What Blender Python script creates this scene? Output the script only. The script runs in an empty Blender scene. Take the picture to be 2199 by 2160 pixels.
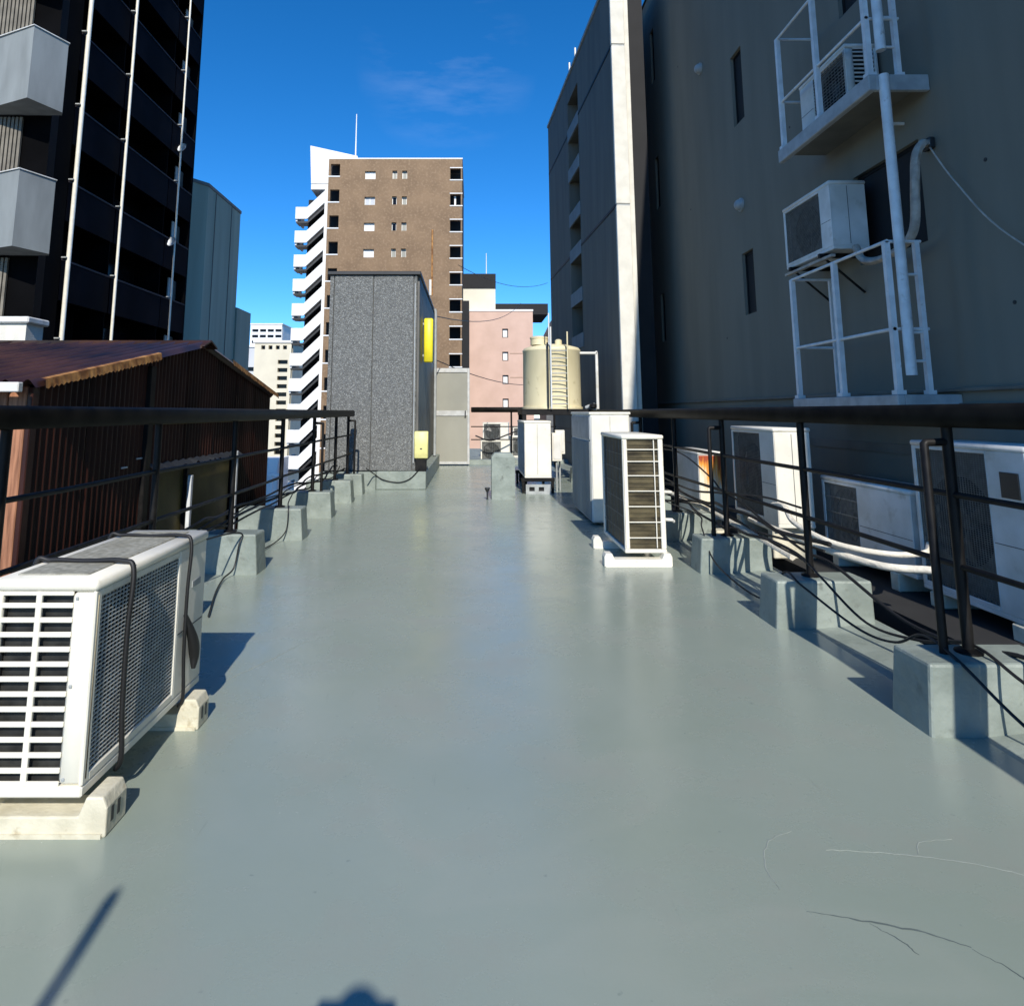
import bpy, bmesh, math, random
from mathutils import Vector, Matrix
R = math.radians
random.seed(7)
scene = bpy.context.scene
COL = scene.collection

# ------------------------------------------------------------------ camera, sky, sun, exposure
SUN_EL, SUN_AZ = R(36.5), R(4.5)          # sun behind the camera, a little to the right
CAM_H = 1.2
cam_d = bpy.data.cameras.new('camera'); cam = bpy.data.objects.new('camera', cam_d); COL.objects.link(cam)
cam_d.sensor_width = 36; cam_d.sensor_fit = 'HORIZONTAL'; cam_d.lens = 23.22
cam_d.shift_x = 0.0392; cam_d.shift_y = -0.1827
cam_d.clip_start = 0.05; cam_d.clip_end = 3000
cam.location = (0, 0, CAM_H); cam.rotation_euler = (R(90 + 8.284), 0, 0)
scene.camera = cam

world = bpy.data.worlds.new('World'); scene.world = world; world.use_nodes = True
wn = world.node_tree; wn.nodes.clear()
sky = wn.nodes.new('ShaderNodeTexSky'); sky.sky_type = 'NISHITA'; sky.sun_disc = False
sky.sun_elevation = SUN_EL; sky.sun_rotation = R(180) - SUN_AZ
sky.altitude = 2500; sky.air_density = 1.0; sky.dust_density = 0.0; sky.ozone_density = 6.0
hs = wn.nodes.new('ShaderNodeHueSaturation'); hs.inputs['Saturation'].default_value = 1.24; hs.inputs['Value'].default_value = 1.0
tc = wn.nodes.new('ShaderNodeTexCoord')
mp = wn.nodes.new('ShaderNodeMapping'); mp.inputs['Scale'].default_value = (1.6, 1.6, 6.5); mp.inputs['Location'].default_value = (0.31, 0.0, 0.9)
nz = wn.nodes.new('ShaderNodeTexNoise'); nz.inputs['Scale'].default_value = 1.7; nz.inputs['Detail'].default_value = 7; nz.inputs['Roughness'].default_value = 0.6
cr = wn.nodes.new('ShaderNodeValToRGB'); cr.color_ramp.elements[0].position = 0.47; cr.color_ramp.elements[1].position = 0.85
cr.color_ramp.elements[0].color = (0, 0, 0, 1); cr.color_ramp.elements[1].color = (0.45, 0.45, 0.45, 1)
mx = wn.nodes.new('ShaderNodeMix'); mx.data_type = 'RGBA'; mx.inputs['B'].default_value = (7.5, 8.2, 9.0, 1)
bg = wn.nodes.new('ShaderNodeBackground'); bg.inputs['Strength'].default_value = 0.135
wo = wn.nodes.new('ShaderNodeOutputWorld')
L = wn.links.new
L(sky.outputs[0], hs.inputs['Color']); L(tc.outputs['Generated'], mp.inputs['Vector']); L(mp.outputs[0], nz.inputs['Vector'])
vm = wn.nodes.new('ShaderNodeVectorMath'); vm.operation = 'DOT_PRODUCT'; vm.inputs[1].default_value = (-0.035, 0.876, 0.482)
mk = wn.nodes.new('ShaderNodeMapRange'); mk.inputs['From Min'].default_value = 0.992; mk.inputs['From Max'].default_value = 1.0; mk.inputs['To Max'].default_value = 0.32
ml = wn.nodes.new('ShaderNodeMath'); ml.operation = 'MULTIPLY'
L(tc.outputs['Generated'], vm.inputs[0]); L(vm.outputs['Value'], mk.inputs['Value']); L(mk.outputs[0], ml.inputs[0])
L(nz.outputs['Fac'], cr.inputs['Fac']); L(cr.outputs['Color'], ml.inputs[1]); L(ml.outputs[0], mx.inputs['Factor']); L(hs.outputs['Color'], mx.inputs['A'])
L(mx.outputs['Result'], bg.inputs['Color']); L(bg.outputs[0], wo.inputs['Surface'])

sd = bpy.data.lights.new('sun', 'SUN'); sd.energy = 3.5; sd.angle = R(0.53); sd.color = (1.0, 0.94, 0.84)
sun = bpy.data.objects.new('sun', sd); COL.objects.link(sun)
to_sun = Vector((math.sin(SUN_AZ) * math.cos(SUN_EL), -math.cos(SUN_AZ) * math.cos(SUN_EL), math.sin(SUN_EL)))
sun.rotation_euler = to_sun.to_track_quat('Z', 'Y').to_euler(); sun.location = (2, -10, 12)

vs = scene.view_settings
vs.view_transform = 'Standard'; vs.look = 'None'; vs.exposure = 0.6; vs.gamma = 1.0; vs.use_curve_mapping = False
scene.render.engine = 'CYCLES'
scene.cycles.max_bounces = 8
scene.cycles.use_denoising = True

# ------------------------------------------------------------------ materials
MATS = {}
def mat(name, col, rough=0.6, var=0.12, scale=3.0, bump=0.0, bscale=40.0, metal=0.0, stretch=(1, 1, 1), col2=None, spec=0.5, coat=0.0, detail=5, lo=0.35, hi=0.65, speck=None):
    if name in MATS: return MATS[name]
    m = bpy.data.materials.new(name); m.use_nodes = True; nt = m.node_tree
    b = nt.nodes['Principled BSDF']
    b.inputs['Roughness'].default_value = rough; b.inputs['Metallic'].default_value = metal
    b.inputs['Specular IOR Level'].default_value = spec; b.inputs['Coat Weight'].default_value = coat
    g = nt.nodes.new('ShaderNodeNewGeometry')
    mpn = nt.nodes.new('ShaderNodeMapping'); mpn.inputs['Scale'].default_value = stretch
    nt.links.new(g.outputs['Position'], mpn.inputs['Vector'])
    n = nt.nodes.new('ShaderNodeTexNoise'); n.inputs['Scale'].default_value = scale; n.inputs['Detail'].default_value = detail
    nt.links.new(mpn.outputs[0], n.inputs['Vector'])
    r = nt.nodes.new('ShaderNodeValToRGB')
    c1 = [max(0, c * (1 - var)) for c in col]; c2 = list(col2) if col2 else [min(1, c * (1 + var)) for c in col]
    r.color_ramp.elements[0].position = lo; r.color_ramp.elements[1].position = hi
    r.color_ramp.elements[0].color = (*c1, 1); r.color_ramp.elements[1].color = (*c2, 1)
    nt.links.new(n.outputs['Fac'], r.inputs['Fac'])
    out = r.outputs['Color']
    if speck:
        n3 = nt.nodes.new('ShaderNodeTexNoise'); n3.inputs['Scale'].default_value = speck[0]; n3.inputs['Detail'].default_value = 3
        nt.links.new(g.outputs['Position'], n3.inputs['Vector'])
        r3 = nt.nodes.new('ShaderNodeValToRGB'); r3.color_ramp.elements[0].position = speck[2]; r3.color_ramp.elements[1].position = speck[3]
        nt.links.new(n3.outputs['Fac'], r3.inputs['Fac'])
        mm = nt.nodes.new('ShaderNodeMix'); mm.data_type = 'RGBA'; mm.inputs['B'].default_value = (*speck[1], 1)
        nt.links.new(r3.outputs['Color'], mm.inputs['Factor']); nt.links.new(out, mm.inputs['A']); out = mm.outputs['Result']
    nt.links.new(out, b.inputs['Base Color'])
    if bump:
        n2 = nt.nodes.new('ShaderNodeTexNoise'); n2.inputs['Scale'].default_value = bscale; n2.inputs['Detail'].default_value = 4
        nt.links.new(mpn.outputs[0], n2.inputs['Vector'])
        bp = nt.nodes.new('ShaderNodeBump'); bp.inputs['Strength'].default_value = bump; bp.inputs['Distance'].default_value = 0.02
        nt.links.new(n2.outputs['Fac'], bp.inputs['Height']); nt.links.new(bp.outputs[0], b.inputs['Normal'])
    MATS[name] = m
    return m

def floor_material():
    m = bpy.data.materials.new('roof_coating'); m.use_nodes = True; nt = m.node_tree; N = nt.nodes.new; K = nt.links.new
    b = nt.nodes['Principled BSDF']
    g = N('ShaderNodeNewGeometry')
    n1 = N('ShaderNodeTexNoise'); n1.inputs['Scale'].default_value = 0.9; n1.inputs['Detail'].default_value = 6; K(g.outputs['Position'], n1.inputs['Vector'])
    r1 = N('ShaderNodeValToRGB'); e = r1.color_ramp.elements
    e[0].position = 0.32; e[0].color = (0.248, 0.294, 0.246, 1); e[1].position = 0.7; e[1].color = (0.285, 0.33, 0.282, 1)
    x = r1.color_ramp.elements.new(0.5); x.color = (0.265, 0.311, 0.268, 1); K(n1.outputs['Fac'], r1.inputs['Fac'])
    # greyer dusty patches
    n2 = N('ShaderNodeTexNoise'); n2.inputs['Scale'].default_value = 2.3; n2.inputs['Detail'].default_value = 8; n2.inputs['Roughness'].default_value = 0.65
    K(g.outputs['Position'], n2.inputs['Vector'])
    r2 = N('ShaderNodeValToRGB'); r2.color_ramp.elements[0].position = 0.5; r2.color_ramp.elements[1].position = 0.78
    r2.color_ramp.elements[1].color = (0.55, 0.55, 0.55, 1); K(n2.outputs['Fac'], r2.inputs['Fac'])
    m1 = N('ShaderNodeMix'); m1.data_type = 'RGBA'; m1.inputs['B'].default_value = (0.285, 0.285, 0.25, 1)
    K(r2.outputs['Color'], m1.inputs['Factor']); K(r1.outputs['Color'], m1.inputs['A'])
    # small dark specks
    n3 = N('ShaderNodeTexNoise'); n3.inputs['Scale'].default_value = 34; n3.inputs['Detail'].default_value = 2; K(g.outputs['Position'], n3.inputs['Vector'])
    r3 = N('ShaderNodeValToRGB'); r3.color_ramp.elements[0].position = 0.72; r3.color_ramp.elements[1].position = 0.80
    r3.color_ramp.elements[1].color = (0.45, 0.45, 0.45, 1); K(n3.outputs['Fac'], r3.inputs['Fac'])
    m2 = N('ShaderNodeMix'); m2.data_type = 'RGBA'; m2.inputs['B'].default_value = (0.11, 0.14, 0.14, 1)
    K(r3.outputs['Color'], m2.inputs['Factor']); K(m1.outputs['Result'], m2.inputs['A']); 
    n6 = N('ShaderNodeTexNoise'); n6.inputs['Scale'].default_value = 0.55; n6.inputs['Detail'].default_value = 3; n6.inputs['Distortion'].default_value = 0.6; K(g.outputs['Position'], n6.inputs['Vector'])
    r6 = N('ShaderNodeValToRGB'); r6.color_ramp.elements[0].position = 0.505; r6.color_ramp.elements[0].color = (0, 0, 0, 1); r6.color_ramp.elements[1].position = 0.56; r6.color_ramp.elements[1].color = (0, 0, 0, 1)
    pk_ = r6.color_ramp.elements.new(0.525); pk_.color = (0.10, 0.10, 0.10, 1); K(n6.outputs['Fac'], r6.inputs['Fac'])
    m3 = N('ShaderNodeMix'); m3.data_type = 'RGBA'; m3.inputs['B'].default_value = (0.38, 0.385, 0.34, 1); K(r6.outputs['Color'], m3.inputs['Factor']); K(m2.outputs['Result'], m3.inputs['A'])
    mps = N('ShaderNodeMapping'); mps.inputs['Scale'].default_value = (14, 1.1, 1); mps.inputs['Rotation'].default_value = (0, 0, 0.5); K(g.outputs['Position'], mps.inputs['Vector'])
    n7 = N('ShaderNodeTexNoise'); n7.inputs['Scale'].default_value = 3.0; n7.inputs['Detail'].default_value = 4; K(mps.outputs[0], n7.inputs['Vector'])
    r7 = N('ShaderNodeValToRGB'); r7.color_ramp.elements[0].position = 0.70; r7.color_ramp.elements[1].position = 0.78; r7.color_ramp.elements[1].color = (0.3, 0.3, 0.3, 1); K(n7.outputs['Fac'], r7.inputs['Fac'])
    m4 = N('ShaderNodeMix'); m4.data_type = 'RGBA'; m4.inputs['B'].default_value = (0.17, 0.19, 0.17, 1); K(r7.outputs['Color'], m4.inputs['Factor']); K(m3.outputs['Result'], m4.inputs['A'])
    K(m4.outputs['Result'], b.inputs['Base Color'])
    # roller marks: gloss varies, surface gently uneven
    rr = N('ShaderNodeMapRange'); rr.inputs['From Min'].default_value = 0.3; rr.inputs['From Max'].default_value = 0.7
    rr.inputs['To Min'].default_value = 0.20; rr.inputs['To Max'].default_value = 0.33; K(n2.outputs['Fac'], rr.inputs['Value']); K(rr.outputs[0], b.inputs['Roughness'])
    mpx = N('ShaderNodeMapping'); mpx.inputs['Scale'].default_value = (1.0, 1.25, 1); K(g.outputs['Position'], mpx.inputs['Vector'])
    n4 = N('ShaderNodeTexNoise'); n4.inputs['Scale'].default_value = 6; n4.inputs['Detail'].default_value = 5; K(mpx.outputs[0], n4.inputs['Vector'])
    bp = N('ShaderNodeBump'); bp.inputs['Strength'].default_value = 0.028; bp.inputs['Distance'].default_value = 0.02; K(n4.outputs['Fac'], bp.inputs['Height'])
    n5 = N('ShaderNodeTexNoise'); n5.inputs['Scale'].default_value = 160; n5.inputs['Detail'].default_value = 2; K(g.outputs['Position'], n5.inputs['Vector'])
    bp2 = N('ShaderNodeBump'); bp2.inputs['Strength'].default_value = 0.05; bp2.inputs['Distance'].default_value = 0.004; K(n5.outputs['Fac'], bp2.inputs['Height'])
    K(bp.outputs[0], bp2.inputs['Normal']); K(bp2.outputs[0], b.inputs['Normal'])
    b.inputs['Specular IOR Level'].default_value = 0.5
    return m

def rust_material():
    m = bpy.data.materials.new('rust_streaked_panel'); m.use_nodes = True; nt = m.node_tree; N = nt.nodes.new; K = nt.links.new
    b = nt.nodes['Principled BSDF']; b.inputs['Roughness'].default_value = 0.6
    g = N('ShaderNodeNewGeometry'); mpx = N('ShaderNodeMapping'); mpx.inputs['Scale'].default_value = (26, 26, 2.6); K(g.outputs['Position'], mpx.inputs['Vector'])
    n = N('ShaderNodeTexNoise'); n.inputs['Scale'].default_value = 1.0; n.inputs['Detail'].default_value = 6; K(mpx.outputs[0], n.inputs['Vector'])
    sp = N('ShaderNodeSeparateXYZ'); K(g.outputs['Position'], sp.inputs[0])
    mr = N('ShaderNodeMapRange'); mr.inputs['From Min'].default_value = 0.34; mr.inputs['From Max'].default_value = 0.84; K(sp.outputs['Z'], mr.inputs['Value'])
    ad = N('ShaderNodeMath'); ad.operation = 'MULTIPLY_ADD'; ad.inputs[1].default_value = 0.7; K(mr.outputs[0], ad.inputs[0]); K(n.outputs['Fac'], ad.inputs[2])
    r = N('ShaderNodeValToRGB'); e = r.color_ramp.elements
    e[0].position = 0.62; e[0].color = (0.78, 0.74, 0.58, 1); e[1].position = 1.0; e[1].color = (0.36, 0.06, 0.015, 1)
    x = r.color_ramp.elements.new(0.86); x.color = (0.82, 0.34, 0.04, 1)
    K(ad.outputs[0], r.inputs['Fac']); K(r.outputs['Color'], b.inputs['Base Color'])
    return m

M_floor = floor_material()
M_rust = rust_material()
M_white = mat('white_enamel', (0.76, 0.73, 0.63), 0.42, 0.07, 5, spec=0.4, speck=(14, (0.5, 0.47, 0.38), 0.66, 0.85))
M_white_dirty = mat('weathered_white_enamel', (0.66, 0.65, 0.59), 0.5, 0.14, 4, col2=(0.74, 0.73, 0.69), speck=(9, (0.42, 0.40, 0.33), 0.6, 0.85))
M_lid = mat('dusty_lid', (0.27, 0.265, 0.215), 0.85, 0.2, 45, col2=(0.37, 0.36, 0.30), bump=0.15, detail=9, speck=(9, (0.22, 0.21, 0.16), 0.5, 0.8))
M_cream = mat('cream_plastic', (0.62, 0.58, 0.44), 0.65, 0.14, 11, col2=(0.70, 0.66, 0.52), bump=0.15, bscale=60, speck=(26, (0.38, 0.32, 0.2), 0.62, 0.8))
M_coil = mat('dark_coil', (0.022, 0.022, 0.02), 0.5, 0.4, 20)
M_coil_brown = mat('brown_coil_fins', (0.075, 0.058, 0.03), 0.45, 0.5, 6, col2=(0.13, 0.105, 0.055), metal=0.3, stretch=(1, 1, 3))
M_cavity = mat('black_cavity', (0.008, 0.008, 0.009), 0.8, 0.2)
M_fan = mat('dark_fan_plastic', (0.03, 0.031, 0.03), 0.4, 0.2)
M_shroud = mat('grey_fan_shroud', (0.13, 0.13, 0.12), 0.6, 0.2)
M_wire = mat('grey_wire_guard', (0.62, 0.61, 0.56), 0.5, 0.15, 20)
M_wire_dark = mat('dim_wire_guard', (0.16, 0.17, 0.16), 0.5, 0.25, 20)
M_black = mat('black_painted_steel', (0.007, 0.007, 0.008), 0.5, 0.4, 12, col2=(0.013, 0.012, 0.011), spec=0.2)
M_rail = mat('dark_brown_handrail', (0.004, 0.0035, 0.003), 0.5, 0.5, 7, col2=(0.010, 0.009, 0.007), spec=0.1)
M_cable = mat('black_cable', (0.009, 0.009, 0.01), 0.55, 0.2)
M_plinth = mat('painted_concrete', (0.235, 0.275, 0.243), 0.5, 0.16, 5, col2=(0.275, 0.315, 0.28), bump=0.3, bscale=22, speck=(13, (0.15, 0.17, 0.15), 0.62, 0.74))
M_slate = mat('slate_wall', (0.178, 0.168, 0.130), 0.8, 0.08, 1.6, stretch=(1, 2.0, 0.3), col2=(0.190, 0.179, 0.140), bump=0.04, bscale=50)
M_slate2 = mat('blue_grey_wall', (0.138, 0.132, 0.108), 0.7, 0.14, 2.0, stretch=(2, 2, 0.25))
M_band = mat('light_grey_band', (0.22, 0.25, 0.26), 0.7, 0.12, 3)
M_pil = mat('pale_rough_render', (0.66, 0.635, 0.555), 0.85, 0.05, 5, bump=0.1, bscale=40, col2=(0.72, 0.695, 0.61))
M_glass = mat('dark_glass', (0.006, 0.006, 0.007), 0.15, 0.2, spec=0.25)
M_frame = mat('dark_window_frame', (0.010, 0.010, 0.011), 0.5, 0.2, spec=0.2)
M_steel_white = mat('white_painted_steel', (0.66, 0.68, 0.68), 0.45, 0.10, 10, speck=(18, (0.4, 0.36, 0.3), 0.66, 0.8))
M_galv = mat('galvanised_grey', (0.34, 0.36, 0.36), 0.5, 0.15, 10)
M_hose = mat('beige_pipe_wrap', (0.42, 0.37, 0.31), 0.7, 0.2, 16, bump=0.3, bscale=70)
M_hose_white = mat('pale_pipe_wrap', (0.72, 0.67, 0.56), 0.65, 0.12, 16, bump=0.25, bscale=70)
M_corr = mat('rust_brown_corrugated_sheet', (0.034, 0.009, 0.006), 0.45, 0.45, 2.2, stretch=(1, 1, 0.35), col2=(0.06, 0.018, 0.011), spec=0.35)
M_corr_roof = mat('brown_corrugated_roof', (0.030, 0.013, 0.009), 0.36, 0.5, 1.4, col2=(0.075, 0.03, 0.016), spec=0.4)
M_verge = mat('rusty_verge', (0.34, 0.13, 0.03), 0.6, 0.5, 11, col2=(0.52, 0.26, 0.08))
M_wood = mat('weathered_wood', (0.26, 0.105, 0.05), 0.75, 0.4, 5, stretch=(8, 8, 0.6), col2=(0.42, 0.19, 0.10))
M_olive = mat('olive_board', (0.11, 0.088, 0.024), 0.6, 0.3, 2)
M_pebble = mat('grey_pebble_dash', (0.125, 0.130, 0.128), 0.9, 0.2, 24, detail=12, lo=0.3, hi=0.7, col2=(0.165, 0.172, 0.168), bump=1.0, bscale=60, speck=(62, (0.30, 0.31, 0.30), 0.52, 0.67))
M_trim = mat('dark_grey_trim', (0.022, 0.023, 0.024), 0.5, 0.2)
M_side = mat('dark_metal_siding', (0.10, 0.10, 0.095), 0.55, 0.2, 2)
M_yellow = mat('yellow_enamel', (0.80, 0.70, 0.03), 0.45, 0.10, 4)
M_yellow_pale = mat('pale_yellow_plastic', (0.78, 0.73, 0.30), 0.5, 0.10, 8)
M_alu = mat('aluminium', (0.56, 0.55, 0.52), 0.4, 0.1, 10, metal=0.4)
M_frost = mat('frosted_panel', (0.30, 0.295, 0.25), 0.35, 0.07, 2, stretch=(1, 1, 0.7))
M_tank = mat('cream_fibreglass', (0.72, 0.635, 0.40), 0.45, 0.08, 3, stretch=(1, 1, 0.4), col2=(0.77, 0.69, 0.46), speck=(7, (0.45, 0.38, 0.2), 0.62, 0.8))
M_brown = mat('brown_tile_cladding', (0.205, 0.128, 0.068), 0.75, 0.14, 0.5, col2=(0.235, 0.15, 0.082), speck=(4, (0.27, 0.18, 0.105), 0.5, 0.7))
M_white_wall = mat('white_render', (0.76, 0.76, 0.75), 0.8, 0.05, 0.4)
M_cream_wall = mat('cream_render', (0.66, 0.62, 0.50), 0.8, 0.06, 0.4)
M_grey_wall = mat('pale_grey_render', (0.52, 0.54, 0.57), 0.8, 0.06, 0.4)
M_pink = mat('pink_render', (0.585, 0.40, 0.315), 0.8, 0.06, 0.6, col2=(0.615, 0.425, 0.34))
M_dark_wall = mat('shade_black_cladding', (0.0035, 0.0035, 0.004), 0.8, 0.3, 0.8, spec=0.03)  # base taken near black to carry the shade on these walls
M_dark_par = mat('shade_navy_parapet', (0.003, 0.0032, 0.006), 0.7, 0.3, 0.7, spec=0.04)  # parapet shade is put into this very dark base as well
M_dkcop = mat('dark_purple_coping', (0.022, 0.018, 0.024), 0.6, 0.2, 2, spec=0.2)
M_panel_grey = mat('grey_balcony_render', (0.235, 0.255, 0.25), 0.8, 0.14, 1.3, stretch=(2, 2, 0.5))
M_louvre = mat('brown_louvre', (0.17, 0.15, 0.115), 0.7, 0.2, 4)
M_teal = mat('teal_grey_cladding', (0.25, 0.285, 0.225), 0.7, 0.12, 0.5, stretch=(2, 2, 0.2))
M_asph = mat('asphalt', (0.05, 0.05, 0.052), 0.9, 0.2, 0.5)
M_dkroof = mat('shade_dark_roof', (0.02, 0.02, 0.02), 0.85, 0.2, 2)  # base darkened to carry the shade down in the gap
M_skin = mat('skin', (0.45, 0.28, 0.2), 0.5, 0.06, 20)
M_cloth = mat('navy_cloth', (0.03, 0.04, 0.07), 0.85, 0.2, 30)
M_hair = mat('black_hair', (0.01, 0.009, 0.008), 0.5, 0.2, 60)
M_ridge = mat('coating_ridge', (0.29, 0.325, 0.29), 0.45, 0.1, 20)
M_crack = mat('coating_crack', (0.10, 0.125, 0.12), 0.5, 0.1, 20)
M_print = mat('dark_print', (0.04, 0.04, 0.04), 0.6, 0.1)

# ------------------------------------------------------------------ mesh helpers
class MB:
    def __init__(s): s.v = []; s.f = []
    def box(s, x0, y0, z0, x1, y1, z1, fn=None):
        i = len(s.v); P = [(x0, y0, z0), (x1, y0, z0), (x1, y1, z0), (x0, y1, z0), (x0, y0, z1), (x1, y0, z1), (x1, y1, z1), (x0, y1, z1)]
        s.v += [fn(*p) for p in P] if fn else P
        s.f += [tuple(i + k for k in q) for q in ((0, 3, 2, 1), (4, 5, 6, 7), (0, 1, 5, 4), (1, 2, 6, 5), (2, 3, 7, 6), (3, 0, 4, 7))]
        return s
    def cbox(s, x0, y0, z0, x1, y1, z1, r=0.006, fn=None):
        lo = (x0, y0, z0); hi = (x1, y1, z1); i = len(s.v); idx = {}
        for cx in (0, 1):
            for cy in (0, 1):
                for cz in (0, 1):
                    c = (cx, cy, cz)
                    for a in range(3):
                        p = []
                        for k in range(3):
                            e = (hi if c[k] else lo)[k]
                            p.append(e if k == a else (e - r if c[k] else e + r))
                        idx[(c, a)] = len(s.v); s.v.append(fn(*p) if fn else tuple(p))
        for a in range(3):
            b, d = [k for k in range(3) if k != a]
            for side in (0, 1):
                q = []
                for (u, w) in ((0, 0), (1, 0), (1, 1), (0, 1)):
                    c = [0, 0, 0]; c[a] = side; c[b] = u; c[d] = w; q.append(idx[(tuple(c), a)])
                s.f.append(tuple(q))
            # edges running along axis a
            for u in (0, 1):
                for w in (0, 1):
                    c0 = [0, 0, 0]; c0[b] = u; c0[d] = w; c1 = list(c0); c1[a] = 1; c0 = tuple(c0); c1 = tuple(c1)
                    s.f.append((idx[(c0, b)], idx[(c1, b)], idx[(c1, d)], idx[(c0, d)]))
        for cx in (0, 1):
            for cy in (0, 1):
                for cz in (0, 1):
                    c = (cx, cy, cz); s.f.append((idx[(c, 0)], idx[(c, 1)], idx[(c, 2)]))
        return s
    def quad(s, *pts):
        i = len(s.v); s.v += [tuple(p) for p in pts]; s.f.append(tuple(range(i, i + len(pts)))); return s
    def tube(s, pts, r, n=8, cap=True):
        pts = [Vector(p) for p in pts]; rs = r if isinstance(r, (list, tuple)) else [r] * len(pts)
        t0 = (pts[1] - pts[0]).normalized(); up = Vector((0, 0, 1)) if abs(t0.z) < 0.9 else Vector((1, 0, 0))
        nrm = (up - t0 * up.dot(t0)).normalized(); base = len(s.v)
        for k, p in enumerate(pts):
            if k == 0: t = t0
            elif k == len(pts) - 1: t = (pts[k] - pts[k - 1]).normalized()
            else: t = ((pts[k + 1] - pts[k]).normalized() + (pts[k] - pts[k - 1]).normalized()).normalized()
            nrm = (nrm - t * nrm.dot(t)).normalized(); bi = t.cross(nrm)
            for j in range(n):
                a = 2 * math.pi * j / n; s.v.append(tuple(p + (nrm * math.cos(a) + bi * math.sin(a)) * rs[k]))
        for k in range(len(pts) - 1):
            for j in range(n):
                a = base + k * n + j; b = base + k * n + (j + 1) % n; s.f.append((a, b, b + n, a + n))
        if cap:
            s.f.append(tuple(base + j for j in range(n))[::-1]); s.f.append(tuple(base + (len(pts) - 1) * n + j for j in range(n)))
        return s
    def lathe(s, prof, c=(0, 0, 0), n=32):
        base = len(s.v)
        for (r, z) in prof:
            for j in range(n):
                a = 2 * math.pi * j / n; s.v.append((c[0] + r * math.cos(a), c[1] + r * math.sin(a), c[2] + z))
        for k in range(len(prof) - 1):
            for j in range(n):
                a = base + k * n + j; b = base + k * n + (j + 1) % n; s.f.append((a, b, b + n, a + n))
        s.f.append(tuple(base + j for j in range(n))[::-1]); s.f.append(tuple(base + (len(prof) - 1) * n + j for j in range(n)))
        return s
    def prism(s, poly, fn0, fn1):
        i = len(s.v); n = len(poly)
        s.v += [fn0(*p) for p in poly] + [fn1(*p) for p in poly]
        s.f.append(tuple(range(i, i + n))); s.f.append(tuple(range(i + 2 * n - 1, i + n - 1, -1)))
        for k in range(n): s.f.append((i + k, i + (k + 1) % n, i + n + (k + 1) % n, i + n + k))
        return s
    def holed(s, u0, u1, v0, v1, holes, fn, depth, outer=True):
        us = sorted({u0, u1, *[h[0] for h in holes], *[h[1] for h in holes]}); vv = sorted({v0, v1, *[h[2] for h in holes], *[h[3] for h in holes]})
        for a, b in zip(us, us[1:]):
            for c, d in zip(vv, vv[1:]):
                mu, mv = (a + b) / 2, (c + d) / 2
                if any(h[0] < mu < h[1] and h[2] < mv < h[3] for h in holes): continue
                s.quad(fn(a, c, 0), fn(b, c, 0), fn(b, d, 0), fn(a, d, 0))
        for (a, b, c, d) in holes:
            s.quad(fn(a, c, 0), fn(b, c, 0), fn(b, c, depth), fn(a, c, depth)); s.quad(fn(a, d, 0), fn(b, d, 0), fn(b, d, depth), fn(a, d, depth))
            s.quad(fn(a, c, 0), fn(a, d, 0), fn(a, d, depth), fn(a, c, depth)); s.quad(fn(b, c, 0), fn(b, d, 0), fn(b, d, depth), fn(b, c, depth))
        return s
    def mesh(s, name, smooth=None, fix=True):
        me = bpy.data.meshes.new(name); me.from_pydata(s.v, [], s.f)
        if fix:
            bm = bmesh.new(); bm.from_mesh(me); bmesh.ops.recalc_face_normals(bm, faces=bm.faces); bm.to_mesh(me); bm.free()
        if smooth:
            me.polygons.foreach_set('use_smooth', [True] * len(me.polygons)); me.set_sharp_from_angle(angle=R(smooth))
        me.update(); return me
    def build(s, name, m, parent=None, smooth=None, fix=True):
        me = s.mesh(name, smooth, fix); me.materials.append(m)
        o = bpy.data.objects.new(name, me); COL.objects.link(o); o.parent = parent
        return o

def tag(o, label=None, cat=None, group=None, kind=None):
    if label: o['label'] = label
    if cat: o['category'] = cat
    if group: o['group'] = group
    if kind: o['kind'] = kind
    return o
def thing(name, label, cat, loc=(0, 0, 0), rz=0, group=None):
    o = bpy.data.objects.new(name, None); COL.objects.link(o); o.location = loc; o.rotation_euler = (0, 0, rz); o.empty_display_size = 0.1
    return tag(o, label, cat, group)
def bez(pts, n=10):
    # Catmull-Rom through pts
    P = [Vector(p) for p in pts]; P = [2 * P[0] - P[1]] + P + [2 * P[-1] - P[-2]]; out = []
    for i in range(1, len(P) - 2):
        for k in range(n):
            t = k / n; a, b, c, d = P[i - 1:i + 3]
            out.append(0.5 * ((2 * b) + (c - a) * t + (2 * a - 5 * b + 4 * c - d) * t * t + (3 * b - a - 3 * c + d) * t ** 3))
    out.append(P[-2]); return out
def copy_tree(o, parent=None):
    c = o.copy(); COL.objects.link(c); c.parent = parent
    for ch in o.children: copy_tree(ch, c)
    return c

# ================================================================== SETTING
g = MB(); g.quad((-900, -300, -13), (900, -300, -13), (900, 1500, -13), (-900, 1500, -13))
tag(g.build('ground', M_asph), kind='structure')

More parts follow.
